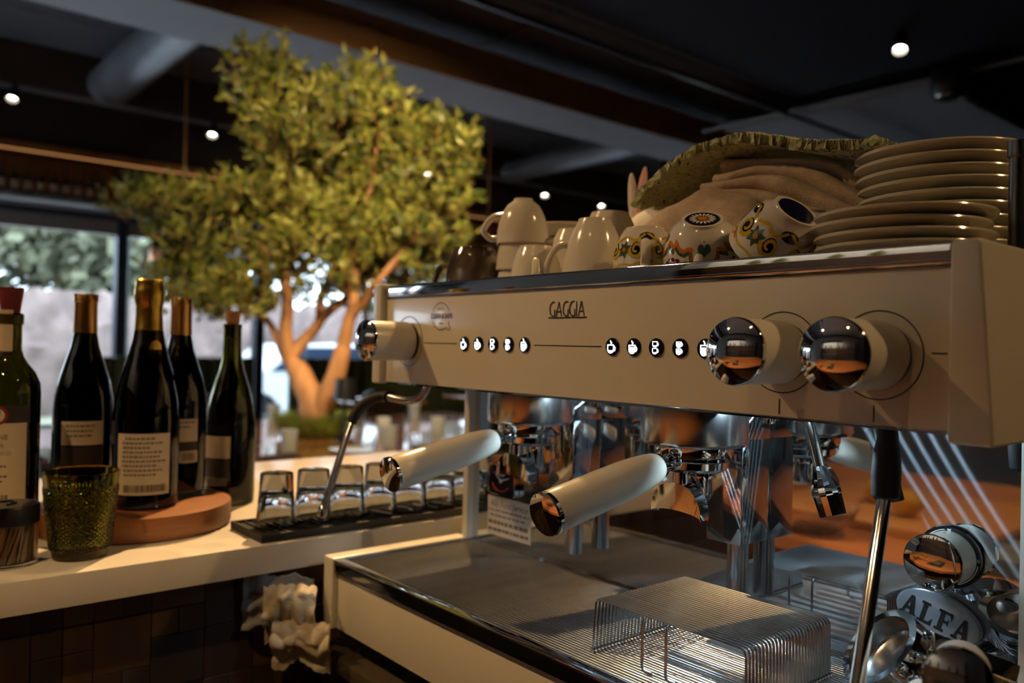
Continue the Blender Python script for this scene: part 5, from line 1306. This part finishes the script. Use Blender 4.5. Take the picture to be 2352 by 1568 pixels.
# black pen-like handle at the picture's edge
pn = thing('black_grinder', 'black bar tool handle poking in at the left edge of the bar', 'bar tool', (-1.085, 0.120, BT))
MB().lathe([(0, 0), (.013, 0), (.014, .004), (.010, .02), (.0075, .05), (.008, .105), (.0105, .150), (.0100, .165), (0, .167)], 24, RX(math.radians(-4)) @ RY(math.radians(5))).build('handle', black, pn)
MB().lathe([(.0092, .030), (.0096, .032), (.0092, .034)], 24, RX(math.radians(-4)) @ RY(math.radians(5))).build('handle_ring', chrome, pn)
# ribbed bar mat with upturned shot glasses
mt_ = thing('bar_mat', 'black ribbed rubber bar mat along the counter edge', 'bar mat', (-1.105, 0.76, BT))
def ml(mb, name, mat): return mb.build(name, mat, mt_, (-1.105, 0.76, BT))
ml(MB().bev(-1.160, -1.050, 0.452, 1.10, BT + .0003, BT + .0075, .0015), 'mat_base', black_rubber)
ml(MB().bev(-1.160, -1.156, 0.452, 1.10, BT + .007, BT + .0115, .001).bev(-1.054, -1.050, 0.452, 1.10, BT + .007, BT + .0115, .001).bev(-1.156, -1.054, 0.452, 0.456, BT + .007, BT + .0115, .001), 'mat_border', black_rubber)
rib_me = MB().bev(-.050, .050, -.0012, .0012, 0, .0028, .0006, 1).mesh('mat_rib', black_rubber)
for i in range(56): inst('mat_rib', rib_me, mt_, (0, -.300 + i * .0112, .0073))
m = MB()                                    # pale lettering moulded along the mat, seen too blurred to read
for i, (a, ln, kd) in enumerate([(.66, .030, 0), (.705, .030, 1), (.745, .034, 0), (.78, .034, 0), (.82, .030, 1), (.86, .034, 0), (.90, .030, 1), (.95, .034, 0), (1.0, .034, 0)]):
    f = lambda q: Vector((-1.105 + q.x, q.y, BT + .0106))
    if kd == 0: m.stroke([(-.026, a), (.026, a + .012)], .006, fnmap=f)
    else: m.stroke([(.022 * math.cos(k * PI / 8), a + .013 * math.sin(k * PI / 8)) for k in range(16)], .005, closed=True, fnmap=f)
ml(m, 'mat_lettering', white_ink)
prof = [(.0268, 0), (.0278, .0006), (.0262, .020), (.0240, .046), (.0228, .0730), (.0220, .0745), (0, .0748)]
prof += [(0, .0485), (.0120, .0480), (.0180, .0455), (.0208, .0400), (.0232, .020), (.0252, .0006), (.0268, 0)]
sg_me = MB().lathe(prof, 40).mesh('shot_glass', glass_clear, smooth=30)
gl = ['first', 'second', 'third', 'fourth', 'fifth', 'sixth', 'seventh', 'eighth', 'ninth']
ys = [.495, .552, .608, .664, .720, .776, .832, .888, .944]
for i, y in enumerate(ys):
    g = thing('shot_glass', gl[i] + ' upturned shot glass from the left on the bar mat', 'glass', (-1.1025, y, BT + .0103), group='upturned shot glasses')
    inst('bowl', sg_me, g)
# ================================================================== WORKTOP, CABINET, RAGS
wk = thing('worktop', 'steel worktop under the coffee machine, brown reflection coloured in', 'worktop', (-0.50, 0.85, 0.90))
MB().bev(-1.036, 0.60, 0.522, 1.25, 0.925, 0.9450, .002).build('top_sheet', pm('brown_reflection_steel', (0.34, 0.27, 0.18), 0.28, .75, .2, 9, rvar=.12), wk, (-0.50, 0.85, 0.90))  # brown reflection on the stainless sheet is put into its base colour
cb = thing('base_cabinet', 'dark base cabinet below the machine worktop', 'cabinet', (-0.50, 0.9, 0))
MB().box(-1.030, 0.58, 0.545, 1.25, 0.10, 0.9248).build('carcass', dark_wood, cb, (-0.50, 0.9, 0))
for i in range(3): MB().bev(-1.026 + i * .53, -0.502 + i * .53, 0.533, 0.5455, 0.12, 0.915, .002).build('door', dark_wood, cb, (-0.50, 0.9, 0))
def rag(seed, a, b, z0, z1, bulge, amp):      # crumpled cloth stuffed into the gap, its face turned to the barista aisle
    A, B = Vector((*a, 0)), Vector((*b, 0)); out = Vector((.82, -.57, 0))
    def f(u, v):
        p = A.lerp(B, u); n1 = noise.noise(Vector((u * 2.4, v * 2.2, seed))); n2 = noise.noise(Vector((u * 6, v * 4.5, seed + 4)))
        s = math.sin(min(1, v * 1.25 + .12) * PI) ** .6
        p = p + out * (bulge * s + amp * n1 + amp * .35 * n2 + amp * .22 * math.sin(u * 5 + v * 15 + 4 * n1 + seed))
        p.z = z0 + (z1 - z0) * (v ** .85) + .012 * n1 - .018 * v * abs(math.sin(u * 3.1 + seed)) + .005 * noise.noise(Vector((u * 9, v * 6, seed + 2)))
        return p
    return f
rag_w = pm('white_rag', (0.74, 0.64, 0.46), 0.95, 0, .12, 60, bump=.6, bscale=300)
rag_b = pm('grey_blue_rag', (0.34, 0.36, 0.36), 0.95, 0, .12, 60, bump=.6, bscale=300)
for nm, lb, args, mt2 in (('rag', 'grey-blue rag behind the cream rag', (5, (-1.076, .440), (-1.022, .516), 1.043, .985, .004, .008), rag_b),
                          ('rag', 'crumpled cream rag tucked between machine and bar counter', (2, (-1.056, .462), (-1.006, .514), 1.034, .968, .022, .012), rag_w),
                          ('rag', 'yellowed rag hanging over the worktop corner', (8, (-1.044, .470), (-0.972, .518), .992, .942, .018, .010), rag_w)):
    o = MB().sheet(rag(*args), 60, 60, .0035).build(nm, mt2, None, (-1.0, .53, .946), loc=(-1.0, .53, .946)); tag(o, lb, 'rag')
# ================================================================== BARISTA'S BACK BENCH (seen in the mirror panel and the chrome)
bb = thing('back_bench', 'orange wooden bench reflected in the mirror panel', 'counter', (-0.8, -0.85, 0))
MB().bev(-2.3, 0.9, -1.55, -0.12, .885, .925, .004).build('bench_top', bench_wood, bb, (-0.8, -0.85, 0))
MB().box(-2.25, 0.85, -1.5, -0.20, .001, .8848).build('bench_body', dark_wood, bb, (-0.8, -0.85, 0))
cbd = thing('cutting_board', 'pale cutting board reflected behind the steam wand', 'board', (-1.02, -.75, .9255))
MB().bev(-.30, .30, -.30, .30, 0, .022, .005, 2).build('board', board_wood, cbd)
MB().lathe([(.012, .0222), (.016, .0226), (.012, .023)], 16, T(.25, .25, 0)).build('hang_hole', steel_dark, cbd)
lem = [(0, -.042), (.008, -.040), (.018, -.034), (.029, -.020), (.034, 0), (.030, .018), (.020, .031), (.010, .038), (.006, .044), (0, .046)]
for (x, y, lb) in [(-1.085, -.735, 'left orange-yellow lemon reflected on the cutting board'), (-.945, -.600, 'right orange-yellow lemon reflected on the cutting board')]:
    t = thing('lemon', lb, 'lemon', (x, y, .9482 + .0335), (math.radians(82), 0, math.radians(30 if x < -1 else 75)), 'lemons on the cutting board')
    MB().lathe(lem, 28).build('fruit', lemon_mat, t)
    MB().lathe([(0, .045), (.003, .0465), (.0025, .049), (0, .0495)], 10).build('stem', grass_mat, t)
bw = thing('glass_bowl', 'shallow glass bowl reflected left of the lemons', 'bowl', (-1.05, -.33, .9255))
MB().lathe([(0, .0), (.05, .0), (.09, .030), (.105, .062), (.102, .063), (.086, .032), (.048, .004), (0, .004)], 40).build('bowl', glass_clear, bw)
mt2_ = thing('bench_mat', 'dark mat with pale lettering reflected beside the selector knob', 'mat', (-.66, -.50, .9255))
MB().bev(-.11, .11, -.24, .24, 0, .006, .002, 1).build('mat', black_rubber, mt2_)
m = MB()
for i in range(7): m.stroke([(-.05 + .012 * (i % 2), -.12 + i * .034), (.045, -.105 + i * .034)], .010, fnmap=lambda q: Vector((q.x, q.y, .0065)))
m.build('mat_lettering', white_ink, mt2_)
# shelving with plates and bottles on the near wall
sh = thing('wall_shelves', 'white wall shelves with crockery reflected in the chrome domes', 'shelf', (-0.7, -2.0, 0))
MB().box(-2.2, 1.0, -2.12, -2.08, .93, 2.75).build('back_panel', wall_white, sh, (-0.7, -2.0, 0))
for z in (1.35, 1.80): MB().bev(-2.2, 1.0, -2.08, -1.78, z, z + .03, .003, 1).build('shelf_board', steel, sh, (-0.7, -2.0, 0))
for x in (-2.18, -.6, .96): MB().box(x, x + .03, -2.08, -1.80, .93, 2.4).build('upright', steel_dark, sh, (-0.7, -2.0, 0))
rb = random.Random(8)
for k, x in enumerate((-1.9, -1.55, -.95, -.25, .15)):
    n_ = rb.randint(5, 9)
    for i in range(n_):
        tag(inst('plate', pl_me, None, (x, -1.93, 1.381 + i * .0113)), '%s plate of the %s stack on the lower wall shelf' % (ordn[i], ordn[k]), 'plate', 'plates on the wall shelves')
bm2 = MB().lathe([(0, 0), (.036, 0), (.038, .01), (.038, .17), (.032, .20), (.017, .235), (.014, .30), (0, .31)], 16).mesh('bottle', glass_olive)
for k, x in enumerate((-1.75, -1.6, -1.3, -1.1, -.4, -.1, .3, .6)):
    tag(inst('bottle', bm2, None, (x, -1.93, 1.8305)), '%s green bottle from the left on the upper wall shelf' % ordn[k], 'bottle', 'bottles on the wall shelves')

kl = thing('added_shelf_light', 'long strip light added over the wall shelves to brighten them', 'lamp', (-1.2, -1.80, 2.42))  # added lamp, brightens the wall that the chrome reflects
MB().bev(-1.0, 1.0, -.04, .04, .0, .05, .004, 1).build('housing', steel_dark, kl)
MB().bev(-.98, .98, -.03, .03, -.012, -.0005, .003, 1).build('tube', pm('added_strip_tube', (1, 1, 1), .3, emit=(1.0, .86, .66), estr=22.0), kl)
MB().box(-1.0, 1.0, .042, .052, -.13, .05).build('light_shield', steel_dark, kl)  # unseen shield, added to keep the strip light off the machine
for s_ in (-.8, .8): MB().tube([(s_, 0, .05), (s_, 0, CZ - 2.422)], .006, 6).build('drop_rod', steel_dark, kl)
